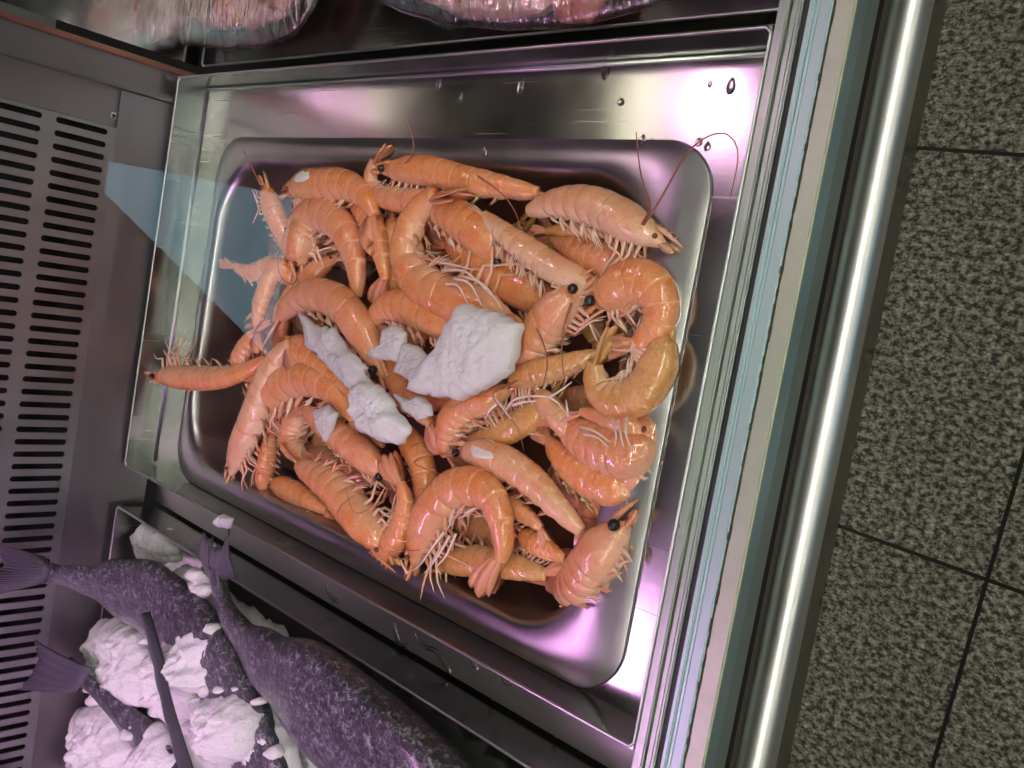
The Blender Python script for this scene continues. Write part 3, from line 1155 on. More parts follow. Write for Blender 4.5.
A('thin greenish tail tucked under the pale corner prawn', [(604, 236, -.6), (585, 230, -.2), (565, 229, .0), (548, 231, .1), (532, 235, .1)], 8, side=1, roll=30, shell=3, legs=.3, swim=.3, feel=0)

# right side
A('large prawn along the right wall of the pan with one black eye at its snout', [(596, 306, .6), (614, 293, .9), (637, 283, .9), (655, 292, .8), (660, 316, .6), (645, 338, .6), (624, 350, .7), (603, 362, .7)], 23, side=1, roll=18, shell=0, legs=.5, swim=.4, fan=1, feel=0, eyes=1)
A('ochre prawn curled into a U against the right wall of the pan', [(663, 330, .4), (660, 358, .8), (645, 388, 1.0), (624, 399, 1.1), (603, 392, 1.2), (595, 372, 1.4), (600, 348, 1.7), (608, 325, 1.9)], 21, side=1, roll=8, shell=3, legs=.9, swim=.6, pale=True, feel=0)
A('broad headed prawn right of the ice block, eye at its upper end', [(584, 288, .9), (568, 302, 1.1), (550, 322, 1.1), (533, 346, .9), (520, 368, .3), (512, 392, -.6), (518, 415, -1.4)], 20, side=-1, roll=25, shell=1, legs=.9, swim=.3, feelers=[[(571, 303, 2.2), (563, 330, 2.6), (562, 360, 2.4), (566, 388, 2.0)], [(530, 318, 2.0), (542, 340, 2.3), (547, 362, 2.2), (543, 386, 1.8)]], eyes=1)
A('slim prawn lying level right of the ice block, its eye by the ice', [(507, 383, 1.0), (528, 376, 1.2), (555, 369, 1.1), (582, 360, .7), (606, 352, .0), (630, 345, -.8)], 13, side=1, roll=25, shell=3, legs=1.1, swim=.4, feel=1, eyes=1)
A('prawn with a pink spread tail beside the pale legs, lower right', [(636, 468, -2.2), (642, 448, -1.0), (637, 432, .2), (622, 424, .8), (600, 417, 1.0), (580, 412, 1.1), (560, 412, 1.1)], 12, side=-1, roll=22, shell=1, legs=.5, swim=1.2, feel=0)
A('broad pink prawn back filling the gap at the right wall under the ochre prawn', [(655, 395, -1.6), (652, 420, -.9), (646, 450, -.8), (632, 478, -.9), (606, 500, -1.1), (580, 508, -1.5), (556, 500, -2.0)], 24, side=1, roll=35, shell=1, legs=.3, swim=.3, feel=0)
A('big prawn pressed against the lower right wall of the pan', [(654, 428, -.3), (644, 448, .1), (623, 456, .4), (596, 447, .5), (574, 432, .4), (556, 418, .0), (543, 402, -.6)], 24, side=-1, roll=25, shell=1, legs=.35, swim=.6, feel=0, strands=[[(612, 420, 2.0), (616, 434, 2.8), (615, 447, 2.6)], [(627, 418, 2.0), (626, 434, 2.8), (632, 450, 2.4)], [(580, 427, 1.8), (594, 431, 2.4), (610, 442, 2.3)], [(619, 420, 2.0), (621, 436, 2.9), (624, 448, 2.6)], [(584, 434, 2.0), (598, 438, 2.6), (609, 448, 2.4)]])
A('prawn whose smooth back shows under the big one at the lower right wall', [(641, 478, -.6), (631, 490, -.4), (608, 488, -.1), (582, 474, .0), (560, 456, .0), (548, 436, -.2), (544, 415, -.8)], 20, side=-1, roll=25, shell=0, legs=.4, swim=.3, feel=0)
A('prawn with a pointed pink head in the middle of the tangle of thin legs', [(536, 390, .8), (552, 410, .9), (570, 432, .7), (590, 452, .2), (612, 468, -.6)], 14, side=1, roll=45, shell=2, legs=1.3, swim=.3)

# centre, under and round the ice
A('round backed prawn just left of the ice block', [(470, 345, .1), (455, 332, .7), (432, 318, 1.1), (408, 308, 1.2), (386, 308, 1.1), (374, 322, .9), (378, 342, .4), (392, 358, -.4)], 18, side=-1, roll=18, shell=0, legs=.5, swim=.5, feel=0)
A('prawn bending down under the melting ice between the two ice heaps', [(380, 356, -.6), (394, 372, -.2), (405, 392, .0), (420, 412, .0), (437, 430, -.5), (450, 450, -1.3)], 15, side=1, roll=35, shell=0, legs=.4, swim=.3, feel=0)
A('prawn with reddish head below the ice block and long white legs to its right', [(512, 388, .5), (492, 396, .9), (470, 405, 1.1), (452, 422, 1.0), (446, 444, .6), (452, 464, .0), (470, 480, -1.0)], 17, side=-1, roll=15, shell=0, legs=1.5, swim=.7, feel=1, strands=[[(504, 412, 2.0), (518, 398, 3.0), (551, 398, 3.0), (568, 416, 2.2)], [(495, 398, 2.6), (503, 408, 2.8), (511, 419, 2.4)], [(548, 398, 2.8), (558, 392, 3.0), (572, 382, 2.6)], [(568, 416, 2.3), (567, 408, 2.8), (566, 400, 2.8)], [(513, 405, 2.8), (525, 402, 3.1), (537, 401, 2.8)], [(497, 404, 2.4), (490, 410, 2.6), (486, 418, 2.3)]])
A('brownish prawn below the tangle of legs, in the right middle', [(555, 392, .0), (540, 408, .3), (518, 424, .5), (495, 436, .5), (472, 440, .2), (455, 436, -.6)], 14, side=1, roll=5, shell=3, legs=1.2, swim=1.0, feel=0)

# lower middle
A('brightest prawn, curled in a hoop with its tail hanging down at the front', [(414, 566, .9), (421, 541, 1.2), (434, 512, 1.5), (452, 492, 1.7), (474, 487, 1.8), (492, 499, 1.8), (500, 522, 1.7), (503, 548, 1.5), (495, 575, 1.2), (488, 598, .9)], 20, side=1, roll=12, shell=0, legs=1.2, swim=1.0, feel=0, strands=[[(444, 532, 2.2), (432, 548, 2.2), (419, 566, 1.6), (408, 572, 1.2)], [(450, 536, 2.3), (438, 556, 2.2), (424, 574, 1.5)], [(456, 534, 2.3), (446, 556, 2.0), (436, 568, 1.6), (442, 574, 1.3)], [(408, 574, 1.2), (403, 566, 1.4), (401, 560, 1.6)]])
A('prawn with a white patch on its head and an eye beside the bright hooped prawn', [(458, 452, .8), (484, 456, 1.0), (510, 466, 1.0), (535, 484, .9), (556, 506, .8), (576, 526, .5), (594, 545, .0), (604, 565, -1.0)], 18, side=1, roll=28, shell=2, legs=.8, swim=.5, spot=(.30, .45, .95), feel=1, eyes=1)
A('pink prawn back low in the lower right corner under the head with the eye', [(632, 500, -1.8), (622, 530, -1.2), (606, 560, -1.3), (580, 580, -1.8), (552, 584, -2.4), (524, 580, -2.9)], 22, side=1, roll=35, shell=1, legs=.3, swim=.3, feel=0)
A('prawn in the lower right corner of the pan with its head curled down', [(629, 524, .6), (618, 536, .7), (604, 552, .6), (590, 570, .3), (578, 586, -.3), (566, 588, -1.2), (556, 578, -2.0)], 24, side=-1, roll=6, shell=1, legs=.3, swim=.25, fan=0, feel=0, eyes=1)
A('long prawn at the very front of the heap behind the hanging tail', [(436, 563, -.6), (462, 560, -.3), (495, 562, -.2), (528, 570, -.3), (556, 576, -.6), (582, 574, -1.2)], 15, side=-1, roll=25, shell=3, legs=.7, swim=.6, feel=1)
A('small prawn end with fine legs between the hooped prawn and the white patched one', [(488, 496, -.3), (508, 504, .1), (526, 516, .2), (544, 531, .1), (556, 548, -.5)], 11, side=1, roll=20, shell=1, legs=.9, swim=.8, feel=0)
A('prawn tail crossing under the front right prawns', [(520, 535, -.8), (540, 546, -.4), (562, 558, -.4), (582, 566, -.8)], 12, side=1, roll=20, shell=0, legs=.5, swim=.6, feel=0)
A('upright prawn squeezed between the V shaped pair and the bright hooped prawn', [(398, 425, -.8), (410, 442, -.6), (422, 465, -.5), (425, 492, -.6), (418, 520, -1.0), (408, 545, -1.6)], 15, side=1, roll=25, shell=0, legs=.4, swim=.4, feel=0)

# lower left
A('prawn forming the left arm of a V at the front left of the heap', [(389, 553, .9), (373, 532, 1.1), (353, 508, 1.2), (334, 487, 1.2), (316, 474, 1.0), (300, 466, .6), (290, 452, -.4)], 18, side=1, roll=15, shell=0, legs=.8, swim=.8, feel=0)
A('prawn forming the right arm of a V, its tail fan pointing up', [(372, 545, .0), (388, 546, .6), (400, 530, .9), (405, 505, 1.1), (400, 480, 1.3), (390, 452, 1.5)], 14, side=-1, roll=15, shell=0, legs=.5, swim=.4, feel=0)
A('prawn end showing low at the front left, next to a thin white leg', [(272, 485, -1.0), (288, 490, -.8), (305, 498, -.8), (325, 510, -1.0), (345, 528, -1.5)], 12, side=1, roll=30, shell=0, legs=.5, swim=.3, feel=0, strands=[[(277, 498, -.6), (284, 507, -.3), (294, 512, -.3), (309, 511, -.5)]])
A('prawn with its head pointing down right and two dark eye spots, left middle', [(391, 479, .8), (376, 466, 1.1), (356, 450, 1.3), (336, 434, 1.4), (318, 420, 1.3), (304, 408, .9), (296, 396, .2)], 16, side=-1, roll=35, shell=1, legs=.5, swim=.3, eyes=1)
A('prawn with a pointed snout hanging down at the far left of the heap', [(231, 475, .8), (238, 455, 1.1), (249, 430, 1.4), (259, 402, 1.6), (269, 374, 1.8), (283, 350, 1.9), (295, 346, 1.9), (306, 366, 1.7)], 14, side=1, roll=20, shell=2, legs=1.1, swim=.8, feel=0)
A('arched prawn over a dark gap in the left middle, under the melting ice', [(258, 432, .2), (266, 404, .8), (284, 386, 1.2), (308, 380, 1.4), (332, 391, 1.4), (350, 412, 1.2), (366, 435, .7), (380, 455, -.2)], 17, side=1, roll=18, shell=0, legs=.8, swim=1.1, feel=0)
A('prawn curled low in the gap under the arched prawn', [(306, 402, -.9), (298, 420, -.5), (292, 440, -.3), (300, 455, -.5), (318, 462, -1.0)], 14, side=-1, roll=20, shell=1, legs=.6, swim=.5, feel=0)
A('small headed prawn with two little black eyes low at the left wall', [(263, 494, -.9), (265, 475, -.6), (268, 455, -.5), (272, 432, -.6), (280, 410, -1.0)], 9, side=1, roll=75, shell=0, legs=.8, swim=.3, feel=1, eyes=1)
A('prawn reaching over the left lip of the pan, pale legs standing up', [(153, 374, 2.2), (176, 376, 1.9), (202, 378, 1.7), (228, 376, 1.5), (254, 366, 1.0), (274, 350, .2), (290, 338, -.8)], 12, side=-1, roll=10, shell=0, legs=1.3, swim=.9, feel=0, eyes=1)
A('small prawn tail standing up behind the one over the left lip', [(268, 372, -.6), (250, 372, .0), (240, 362, .8), (246, 346, 1.4), (256, 330, 1.8), (264, 318, 2.0)], 10, side=1, roll=15, shell=0, legs=.3, swim=.3, feel=0)

# upper left
A('big prawn in the left middle, its back arched above the melting ice', [(384, 378, .6), (374, 356, 1.1), (360, 330, 1.4), (342, 306, 1.6), (318, 296, 1.6), (294, 303, 1.4), (278, 322, 1.0), (268, 342, .6)], 18, side=-1, roll=22, shell=1, legs=.5, swim=.6, feel=0, eyes=1)
A('prawn lying under the melting ice below the big arched back', [(288, 346, .2), (304, 352, .7), (322, 366, .9), (340, 384, .9), (358, 402, .7), (376, 420, .2), (392, 440, -.6)], 17, side=1, roll=30, shell=0, legs=.4, swim=.4, feel=0)
A('prawn with an oval white patch on its head in the back left of the heap', [(289, 194, .9), (303, 187, 1.2), (320, 186, 1.3), (343, 185, 1.4), (362, 194, 1.4), (373, 212, 1.4), (378, 232, 1.4), (382, 252, 1.4)], 16, side=1, roll=15, shell=0, legs=.8, swim=.8, spot=(.30, .75, .80), feel=0)
A('prawn bowed like an arch just below the white patched one, back left', [(290, 236, .3), (303, 222, .7), (322, 215, 1.0), (340, 226, 1.1), (351, 248, 1.1), (357, 275, .9), (356, 302, .5), (350, 325, -.4)], 17, side=1, roll=15, shell=1, legs=.8, swim=.5, feel=0)
A('round pink prawn head facing the viewer at the left of the back group', [(302, 266, 1.2), (300, 252, 1.4), (303, 238, 1.2), (314, 226, .5), (330, 222, -.5), (345, 230, -1.5)], 17, side=1, roll=35, shell=1, legs=.7, swim=.3, fan=0, feel=1)
A('narrow prawn standing between the arch shaped one and the C shaped one', [(352, 196, -.4), (366, 212, .4), (376, 236, .9), (383, 262, .9), (386, 286, .6), (384, 308, -.2)], 14, side=1, roll=20, shell=0, legs=.4, swim=.3, feel=0)
A('prawn with its snout raised against the back left corner of the pan', [(265, 184, 1.4), (270, 202, 1.2), (278, 222, .9), (287, 242, .4), (292, 262, -.4), (290, 285, -1.2)], 12, side=1, roll=20, shell=0, legs=1.0, swim=.4, feelers=[[(263, 192, 1.6), (257, 178, 2.2), (250, 164, 2.8), (243, 150, 3.2)]])
A('pinkish prawn tail jutting out left towards the pan wall', [(300, 286, -.2), (288, 274, .5), (272, 268, .9), (252, 273, 1.1), (236, 267, 1.2), (224, 257, 1.3)], 10, side=-1, roll=20, shell=0, legs=.3, swim=.3, fan=.4, feel=0)
A('prawn with a folded tail fan hanging down at the left of the heap', [(286, 262, .3), (274, 272, .9), (266, 290, 1.2), (260, 308, 1.4), (258, 330, 1.5), (263, 352, 1.5)], 10, side=1, roll=20, shell=0, legs=.8, swim=.8, feel=0)
A('slim prawn slanting between the round head and the big arched back', [(338, 256, -.4), (320, 268, .3), (303, 284, .7), (288, 302, .7), (276, 322, .3), (268, 340, -.4)], 12, side=1, roll=25, shell=1, legs=.4, swim=.3, feel=0)
A('prawn showing deep between the narrow one and the C shaped one', [(392, 215, -.6), (396, 240, -.3), (398, 268, -.3), (396, 296, -.7), (388, 320, -1.4)], 13, side=1, roll=40, shell=3, legs=.3, swim=.3, feel=0)

for (lab, path, r, z, k) in PR:
    prawn(lab, path, r, z, **k)

# ---- lower layers glimpsed through the gaps
rf = random.Random(5)
LOW = [(300, 320, 20), (330, 420, 100), (350, 260, 60), (420, 250, 10), (400, 340, 150), (480, 340, 30), (520, 240, 120), (590, 320, 70),
       (610, 400, 10), (560, 480, 140), (480, 440, 50), (420, 400, 170), (340, 500, 30), (500, 540, 0), (590, 530, 100), (640, 330, 90),
       (280, 430, 80), (300, 240, 110), (450, 520, 120), (440, 200, 5), (560, 240, 165), (390, 480, 60), (620, 470, 20), (530, 390, 75)]
for i, (x, y, a) in enumerate(LOW):
    a = math.radians(a)
    c = at(x, y, -.032 + .008 * rf.random())
    for lim in (0,):
        pass
    pts = []
    for k in range(6):
        u = (k - 2.5) / 2.5
        ll = 52
        cx = x + math.cos(a) * u * ll - math.sin(a) * (u * u) * 16
        cy = y + math.sin(a) * u * ll * .8 + math.cos(a) * (u * u) * 16
        w = at(cx, cy, -.032)
        w.x = min(max(w.x, -.775), -.345)
        w.y = min(max(w.y, -.160), .055)
        pts.append((cx, cy, w))
    # back from the clamped spot
    P3 = []
    for (cx, cy, w) in pts:
        d = Vector((w.x, w.y, -.032 - H))
        v = [sum(d[i2] * B[i2][j] for i2 in range(3)) for j in range(3)]
        P3.append((512 + FPX * v[0] / v[2], 384 + FPX * v[1] / v[2], -3.2 + .7 * rf.random()))
    prawn('prawn deep in the pan, glimpsed through gaps between the upper prawns', P3, 15, side=rf.choice((-1, 1)), roll=30, shell=rf.choice((0, 1, 3)),
          legs=.5, swim=.4, feel=0, simple_=True, group='prawns in the bottom of the pan')


# ------------------------------------------------------------------ ice and other lumps
def lump(name, poly, z0, th, m, label=None, cat=None, group=None, parent=None, rough=.18, seed=0, cx=None, under=.35, freq=60, na=110, nr=30, dome=.6, facet=0):
    """solid lump whose outline follows poly (x, y spots) at height z0, th metres thick"""
    P = [at(x, y, z0) for x, y in poly]
    c = sum(P, Vector()) / len(P)
    # radial outline
    outl = []
    for k in range(na):
        a = 2 * PI * k / na
        d = Vector((math.cos(a), math.sin(a), 0))
        best = 0
        for i in range(len(P)):
            p, q = P[i] - c, P[(i + 1) % len(P)] - c
            e = q - p
            den = d.x * e.y - d.y * e.x
            if abs(den) < 1e-12: continue
            t = (p.x * e.y - p.y * e.x) / den
            u = (p.x * d.y - p.y * d.x) / den
            if t > 0 and -1e-6 <= u <= 1 + 1e-6: best = max(best, t)
        outl.append(best or .002)
    if parent is None:
        t_ = None
        org = c.copy()
    else:
        org = Vector((0, 0, 0))
    bm = bmesh.new()
    grid = []
    for side in (1, -1):
        rows = []
        for i in range(nr + 1):
            s = i / nr
            if side == -1 and i == 0: pass
            row = []
            for k in range(na):
                a = 2 * PI * k / na
                d = Vector((math.cos(a), math.sin(a), 0))
                rr = outl[k] * s
                p = c + d * rr
                prof = max(0, 1 - s ** 3.0) ** dome
                h = th * prof if side == 1 else -th * under * prof
                nz = noise.fractal(Vector((p.x * freq, p.y * freq, seed + side * 3)), .8, 2.0, 5) * (1 - .5 * s)
                ed = noise.fractal(Vector(((c.x + d.x * outl[k]) * freq * 1.6, (c.y + d.y * outl[k]) * freq * 1.6, seed + 9)), 1.0, 2.0, 2)
                p = p + d * (outl[k] * rough * .45 * ed * s)
                vd = noise.voronoi(Vector((p.x * 110, p.y * 110, seed)))[0]
                vd2 = noise.voronoi(Vector((p.x * 260, p.y * 260, seed + 4)))[0]
                p.z += h * (1 + rough * 1.6 * nz) + (facet * (.55 * (vd[1] - vd[0]) + .25 * (vd2[1] - vd2[0])) * side * prof ** .5 if facet else 0)
                row.append(bm.verts.new(p - org))
            rows.append(row)
        grid.append(rows)
    for si, rows in enumerate(grid):
        for i in range(nr):
            for k in range(na):
                k2 = (k + 1) % na
                f = (rows[i][k], rows[i + 1][k], rows[i + 1][k2], rows[i][k2])
                bm.faces.new(f if si == 0 else f[::-1])
    bmesh.ops.remove_doubles(bm, verts=bm.verts, dist=1e-5)
    bmesh.ops.recalc_face_normals(bm, faces=bm.faces)
    o = obj(name, bm, m, parent)
    if parent is None:
        o.location = org
    if label: tag(o, label, cat, group)
    return o


# brown red juice standing in the bottom of the pan
bm = bmesh.new()
ring = rrect(PX0 + .0225, PX1 - .0415, PYA + .0325, PYB - .0305, .05, -.050, 14)
rg = [bm.verts.new(v) for v in ring]
rb = [bm.verts.new((v.x * .995 + .995 * 0 + (PX0 + PX1) / 2 * .005, v.y, -.0605)) for v in ring]
bm.faces.new(rg)
bm.faces.new(rb[::-1])
for i in range(len(rg)): bm.faces.new((rg[i], rb[i], rb[(i + 1) % len(rg)], rg[(i + 1) % len(rg)]))
mj = simple('prawn_juice', (.13, .035, .018), .08)
tag(obj('prawn_juice', bm, mj, None, False), 'brown red juice standing in the bottom of the prawn pan', 'liquid', kind='stuff')

G1 = 'ice pieces on the prawns'
lump('ice_chunk', [(466, 302), (500, 312), (524, 326), (520, 350), (514, 372), (486, 390), (464, 402), (436, 396), (412, 390), (424, 364), (440, 348), (452, 322)], .030, .012, M['ice'],
     'large square block of ice in the middle of the prawns', 'ice', G1, facet=.0032, rough=.16, seed=1, dome=.35)
lump('ice_chunk', [(404, 344), (420, 346), (432, 362), (430, 384), (440, 398), (424, 394), (408, 378), (396, 372)], .028, .007, M['slush'],
     'glassy ice piece joined to the left side of the large ice block', 'ice', G1, facet=.0032, rough=.3, seed=2)
lump('ice_chunk', [(384, 330), (396, 325), (408, 332), (404, 348), (398, 362), (376, 360), (368, 354), (384, 348)], .028, .006, M['slush'],
     'small melting ice piece on the round backed prawn', 'ice', G1, facet=.0032, rough=.35, seed=3)
lump('ice_chunk', [(352, 384), (370, 380), (388, 392), (400, 412), (414, 430), (402, 446), (382, 442), (362, 432), (350, 410)], .026, .011, M['ice'],
     'white ice heap left of the ice block, over the two eyed prawn', 'ice', G1, facet=.0032, rough=.35, seed=4)
lump('ice_chunk', [(302, 316), (318, 322), (338, 332), (352, 352), (366, 366), (374, 384), (352, 392), (334, 372), (316, 354), (302, 338)], .026, .006, M['slush'],
     'long thin slush of melting ice on the big arched prawn', 'ice', G1, facet=.0032, rough=.45, seed=5)
lump('ice_chunk', [(314, 410), (330, 405), (338, 414), (334, 430), (326, 440), (318, 428)], .026, .005, M['slush'],
     'little ice flake on the arched prawn, left middle', 'ice', G1, facet=.0032, rough=.35, seed=6)
lump('ice_chunk', [(392, 392), (406, 398), (420, 396), (434, 404), (432, 416), (418, 420), (404, 410)], .022, .004, M['slush'],
     'thin ice crumbs below the left end of the large ice block', 'ice', G1, facet=.0032, rough=.5, seed=7)

# crushed ice bed and lumps in the fish tray
bed = lump('crushed_ice', [(160, 575), (190, 566), (250, 606), (340, 668), (440, 745), (540, 835), (600, 900), (548, 1170), (480, 1420), (276, 1170), (96, 915), (118, 800), (136, 690)], .006, .018, M['snow'], rough=.12, seed=11, freq=45, na=200, nr=70, dome=.4)
tag(bed, 'bed of crushed ice filling the fish tray', 'crushed ice', kind='stuff')
G2 = 'ice lumps in the fish tray'
for poly, z, th, lab in (
    ([(100, 622), (118, 616), (136, 628), (148, 650), (154, 680), (146, 706), (128, 716), (112, 700), (98, 690), (92, 672), (98, 648)], .036, .022, 'ice lump at the left rim of the fish tray between the two upper tails'),
    ([(154, 652), (176, 640), (196, 626), (218, 620), (228, 636), (230, 660), (226, 682), (206, 694), (200, 716), (184, 726), (168, 716), (158, 696), (160, 672)], .048, .026, 'ice lump lying against the upright tail of the front fish'),
    ([(206, 704), (222, 692), (244, 690), (258, 702), (264, 724), (262, 748), (244, 764), (224, 764), (208, 750), (202, 730)], .050, .024, 'smooth round ice ball nearest the bottom of the picture'),
    ([(84, 708), (104, 704), (122, 716), (134, 742), (140, 772), (120, 800), (84, 800), (78, 760), (80, 726)], .036, .022, 'ice heap at the bottom left corner of the fish tray'),
    ([(136, 752), (150, 738), (158, 722), (170, 740), (180, 768), (184, 800), (150, 810), (134, 784)], .040, .018, 'pointed ice piece between the bottom left heap and the dark fish'),
    ([(228, 668), (242, 676), (262, 696), (284, 726), (300, 760), (300, 800), (262, 800), (262, 740), (250, 700)], .036, .016, 'ice packed along the belly of the front fish'),
    ([(190, 582), (204, 572), (212, 580), (208, 596), (196, 604), (188, 598)], .052, .006, 'small ice crust on the upper fish beside the upright tail'),
    ([(134, 536), (148, 520), (170, 530), (180, 552), (164, 566), (142, 560)], .016, .012, 'pink lit ice crumbs in the far left corner of the fish tray'),
    ([(216, 520), (224, 514), (232, 518), (230, 528), (220, 528)], .030, .005, 'tiny ice crumb on the strip above the upright tail')):
    lump('ice_chunk', poly, z, th, M['snow'], lab, 'ice', G2, facet=.006, rough=.30, seed=len(lab) + poly[0][0], freq=55, under=.6)


# small crumbs of ice between the lumps
rc_ = random.Random(11)
CR = [(150, 640, 4.6), (160, 645, 5), (150, 700, 4.6), (158, 712, 4.8), (196, 700, 6), (208, 690, 6), (200, 735, 6), (190, 728, 6), (240, 688, 5.6), (222, 690, 6), (118, 720, 4.2), (140, 726, 4.2),
      (110, 712, 4.2), (96, 700, 4.2), (130, 735, 4.6), (268, 740, 5), (276, 752, 5), (262, 700, 5.2), (232, 672, 5.4), (100, 630, 4), (140, 620, 5), (128, 612, 5), (172, 646, 6), (160, 660, 5.6), (214, 628, 6),
      (165, 545, 1.6), (176, 558, 1.6), (150, 528, 1.8), (205, 590, 6), (196, 575, 6)]
for i, (x, y, z) in enumerate(CR):
    rr_ = rc_.uniform(4, 9)
    n_ = 7
    poly = [(x + math.cos(2 * PI * k / n_) * rr_ * rc_.uniform(.6, 1.25), y + math.sin(2 * PI * k / n_) * rr_ * rc_.uniform(.6, 1.25)) for k in range(n_)]
    lump('ice_crumb', poly, z * .01 - .003, .007, M['snow'], 'small broken ice crumb scattered around the fish', 'ice', 'ice crumbs in the fish tray', facet=.003, rough=.2, seed=i, freq=90, under=.6, na=36, nr=10)

# ------------------------------------------------------------------ fish
def fish_body(name, path, prof, m, parent, flat=.45, roll=20, side=1):
    """path: (x, y, z cm); prof: list of (t, half height in metres)"""
    q, L = catmull([at(a[0], a[1], a[2] * .01) for a in path], 60)
    frs = frames(q, side, math.radians(roll))
    bm = bmesh.new()
    uvl = bm.loops.layers.uv.new('UVMap')
    n = 30
    rings = []
    for i in range(60):
        T, D, Lt = frs[i]
        h = interp(prof, i / 59)
        ring = []
        for j in range(n):
            a = 2 * PI * j / n
            y, x = math.cos(a), math.sin(a)
            ring.append(bm.verts.new(q[i] + D * y * h + Lt * x * h * flat * (1.0 - .25 * abs(y))))
        rings.append(ring)
    for i in range(59):
        for j in range(n):
            f = bm.faces.new((rings[i][j], rings[i][(j + 1) % n], rings[i + 1][(j + 1) % n], rings[i + 1][j]))
            v0, v1 = 1 - abs(j / n * 2 - 1), 1 - abs((j + 1) / n * 2 - 1)
            for l, (a, b_) in zip(f.loops, ((i / 59, v0), (i / 59, v1), ((i + 1) / 59, v1), ((i + 1) / 59, v0))):
                l[uvl].uv = (a, b_)
    bm.faces.new(rings[0][::-1])
    bm.faces.new(rings[-1])
    bmesh.ops.recalc_face_normals(bm, faces=bm.faces)
    o = obj(name, bm, m, parent)
    T, D, Lt = frs[54]
    h = interp(prof, 54 / 59)
    for sg in (-1, 1):
        be = bmesh.new()
        bmesh.ops.create_uvsphere(be, u_segments=16, v_segments=10, radius=.008, matrix=Matrix.Translation(q[54] + Lt * sg * h * flat * .88 + D * h * .25))
        obj('eye', be, M['eye'], parent)
    return o, q, frs


def fin(name, root_pts, tip_pts, parent, m=None, th=.0011, n=18, vs=1):
    """rayed membrane between a root curve and a tip curve, both lists of (x, y, z cm)"""
    a, _ = catmull([at(p[0], p[1], p[2] * .01) for p in root_pts], n)
    b_, _ = catmull([at(p[0], p[1], p[2] * .01) for p in tip_pts], n)
    bm = bmesh.new()
    uvl = bm.loops.layers.uv.new('UVMap')
    k = 6
    g_ = []
    for i in range(n):
        row = []
        for j in range(k + 1):
            u = j / k
            p = a[i].lerp(b_[i], u)
            p.z += .0006 * math.sin(i * 1.9) * u + .003 * math.sin(u * PI)
            if j == k: p = p + (b_[i] - a[i]) * .03 * math.sin(i * 2.7)
            row.append(bm.verts.new(p))
        g_.append(row)
    for i in range(n - 1):
        for j in range(k):
            f = bm.faces.new((g_[i][j], g_[i + 1][j], g_[i + 1][j + 1], g_[i][j + 1]))
            for l, (uu, vv) in zip(f.loops, ((j / k, vs * i / n), (j / k, vs * (i + 1) / n), ((j + 1) / k, vs * (i + 1) / n), ((j + 1) / k, vs * i / n))):
                l[uvl].uv = (uu, vv)
    o = obj(name, bm, m or M['fin'], parent)
    s = o.modifiers.new('s', 'SOLIDIFY')
    s.thickness = th
    return o


def fish(label, base):
    return empty('fish', base, label, 'fish', 'dark fish in the tray of ice')


# upper fish, tail to the left over the rim
f1 = fish('dark purple fish at the top of the fish tray, tail over the left rim', at(180, 640, .01))
fish_body('body', [(34, 570, 10.8), (70, 577, 8.8), (110, 588, 6.8), (150, 602, 5.2), (195, 640, 4.0), (240, 710, 3.2), (285, 820, 2.6), (310, 920, 2.4)],
          [(0, .014), (.06, .0105), (.13, .0165), (.22, .034), (.34, .052), (.5, .060), (.8, .056), (.93, .034), (1, .008)], M['fish'], f1, .40, 22, 1)
fin('tail_fin', [(46, 558, 11.0), (50, 570, 11.2), (46, 582, 11.0)], [(-34, 530, 16.4), (4, 562, 13.6), (-32, 604, 16.4)], f1)
fin('belly_fin', [(150, 612, 7.2), (163, 655, 7.6), (172, 700, 7.8), (196, 775, 7.4)], [(143, 614, 7.8), (153, 660, 8.2), (163, 705, 8.4), (184, 785, 8.0)], f1, vs=4)

# front fish with its tail standing up
f2 = fish('largest dark fish, tail fin upright beside the prawn tray, back along the tray wall', at(350, 720, .01))
fish_body('body', [(216, 562, 5.8), (222, 596, 5.6), (236, 626, 5.2), (272, 666, 4.6), (334, 716, 4.0), (404, 778, 3.6), (480, 856, 3.2), (550, 950, 2.6)],
          [(0, .017), (.07, .014), (.16, .022), (.28, .042), (.45, .066), (.75, .070), (.92, .042), (1, .009)], M['fish'], f2, .46, 30, 1)
fin('tail_fin', [(206, 572, 6.0), (217, 580, 6.2), (236, 578, 6.0)], [(200, 540, 6.6), (220, 548, 7.0), (229, 530, 7.0)], f2)
fin('tail_fin', [(205, 574, 6.0), (211, 580, 6.2), (217, 578, 6.0)], [(203, 532, 6.6), (208, 540, 7.0), (213, 536, 6.8)], f2)
fin('back_fin', [(262, 648, 6.2), (330, 688, 6.0), (420, 752, 5.6), (500, 830, 5)], [(262, 640, 6.8), (336, 678, 6.8), (428, 742, 6.4), (506, 822, 6)], f2, vs=4)

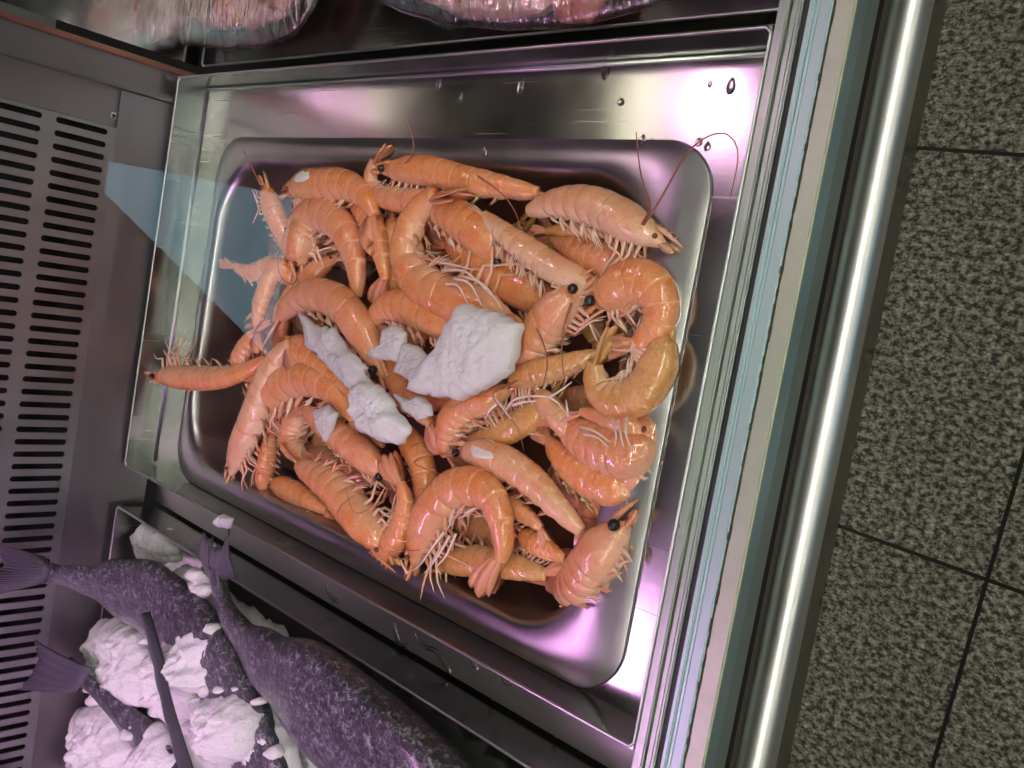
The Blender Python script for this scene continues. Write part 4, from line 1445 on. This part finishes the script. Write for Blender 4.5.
# third fish, tail on the left under the ice
f3 = fish('fish mostly under ice at the lower left, violet tail over the tray rim', at(160, 740, .01))
fish_body('body', [(70, 666, 7.4), (104, 698, 5.6), (130, 722, 3.8), (160, 760, 3.0), (190, 820, 2.4), (215, 900, 2.0)],
          [(0, .016), (.12, .013), (.3, .026), (.6, .046), (.9, .034), (1, .008)], M['fish'], f3, .40, 20, 1)
fin('tail_fin', [(92, 668, 7.0), (84, 682, 7.2), (76, 692, 7.0)], [(36, 640, 9.6), (38, 664, 9.2), (20, 690, 10.4)], f3)
f4 = fish('fish at the bottom left edge of the picture, only its violet tail edge showing', at(-10, 800, .01))
fish_body('body', [(-20, 800, 12), (0, 790, 11), (20, 800, 9.6), (60, 850, 6.6)], [(0, .02), (.4, .024), (1, .03)], M['fish'], f4, .5, 20, 1)
fin('tail_fin', [(-10, 782, 11.6), (0, 790, 11.4), (-10, 810, 11.8)], [(-60, 760, 16.8), (-50, 800, 16.0), (-60, 840, 16.6)], f4)


# ------------------------------------------------------------------ wrapped packages in the next tray
def package(label, poly, z0, th, fillets, loc):
    t = empty('wrapped_package', at(*loc, 0), label, 'package', 'film wrapped packages behind the prawn tray')
    off = Vector(t.location)
    for i, (pl, zz, hh, mm) in enumerate(fillets):
        lump('fillet', pl, zz, hh, M[mm], parent=t, rough=.2, seed=i + loc[0], freq=40)
    lump('film_wrap', poly, z0, th, M['film'], parent=t, rough=.10, seed=loc[0], freq=30, under=.5, dome=.5)
    return t


package('film wrapped package of pink fillets behind the left part of the prawn tray',
        [(178, -10), (176, 30), (184, 46), (230, 50), (272, 46), (296, 34), (318, 2), (330, -40), (330, -90), (180, -90)], .022, .014,
        [([(184, -70), (186, 10), (206, 30), (250, 30), (288, 18), (306, -20), (300, -70)], .014, .014, 'fillet_pale'),
         ([(214, -30), (216, 12), (228, 30), (242, 24), (240, -30)], .022, .012, 'fillet'),
         ([(262, -40), (262, 6), (284, 12), (298, -10), (296, -40)], .024, .012, 'fillet')], (250, -20))
package('long shallow film wrapped package of pale fillets behind the middle of the prawn tray',
        [(362, -60), (372, -4), (400, 12), (450, 27), (520, 31), (580, 27), (640, 12), (690, -4), (700, -60)], .018, .012,
        [([(400, -50), (420, 0), (470, 20), (520, 22), (560, 10), (560, -50)], .010, .010, 'fillet_pale'),
         ([(552, -40), (556, 10), (560, 24), (590, 24), (604, 6), (606, -40)], .014, .012, 'fillet'),
         ([(446, -40), (450, 0), (462, 6), (474, -2), (470, -40)], .016, .012, 'fillet')], (520, -20))

# ------------------------------------------------------------------ world and view
w = bpy.data.worlds.new('world')
S.world = w
w.use_nodes = True
nt = w.node_tree
bg = nt.nodes['Background']
bg.inputs[0].default_value = (.42, .74, .92, 1)
bg.inputs[1].default_value = 3.4
S.view_settings.view_transform = 'Standard'
S.view_settings.look = 'None'
S.view_settings.exposure = 0.40
S.view_settings.gamma = 1
S.view_settings.use_curve_mapping = False
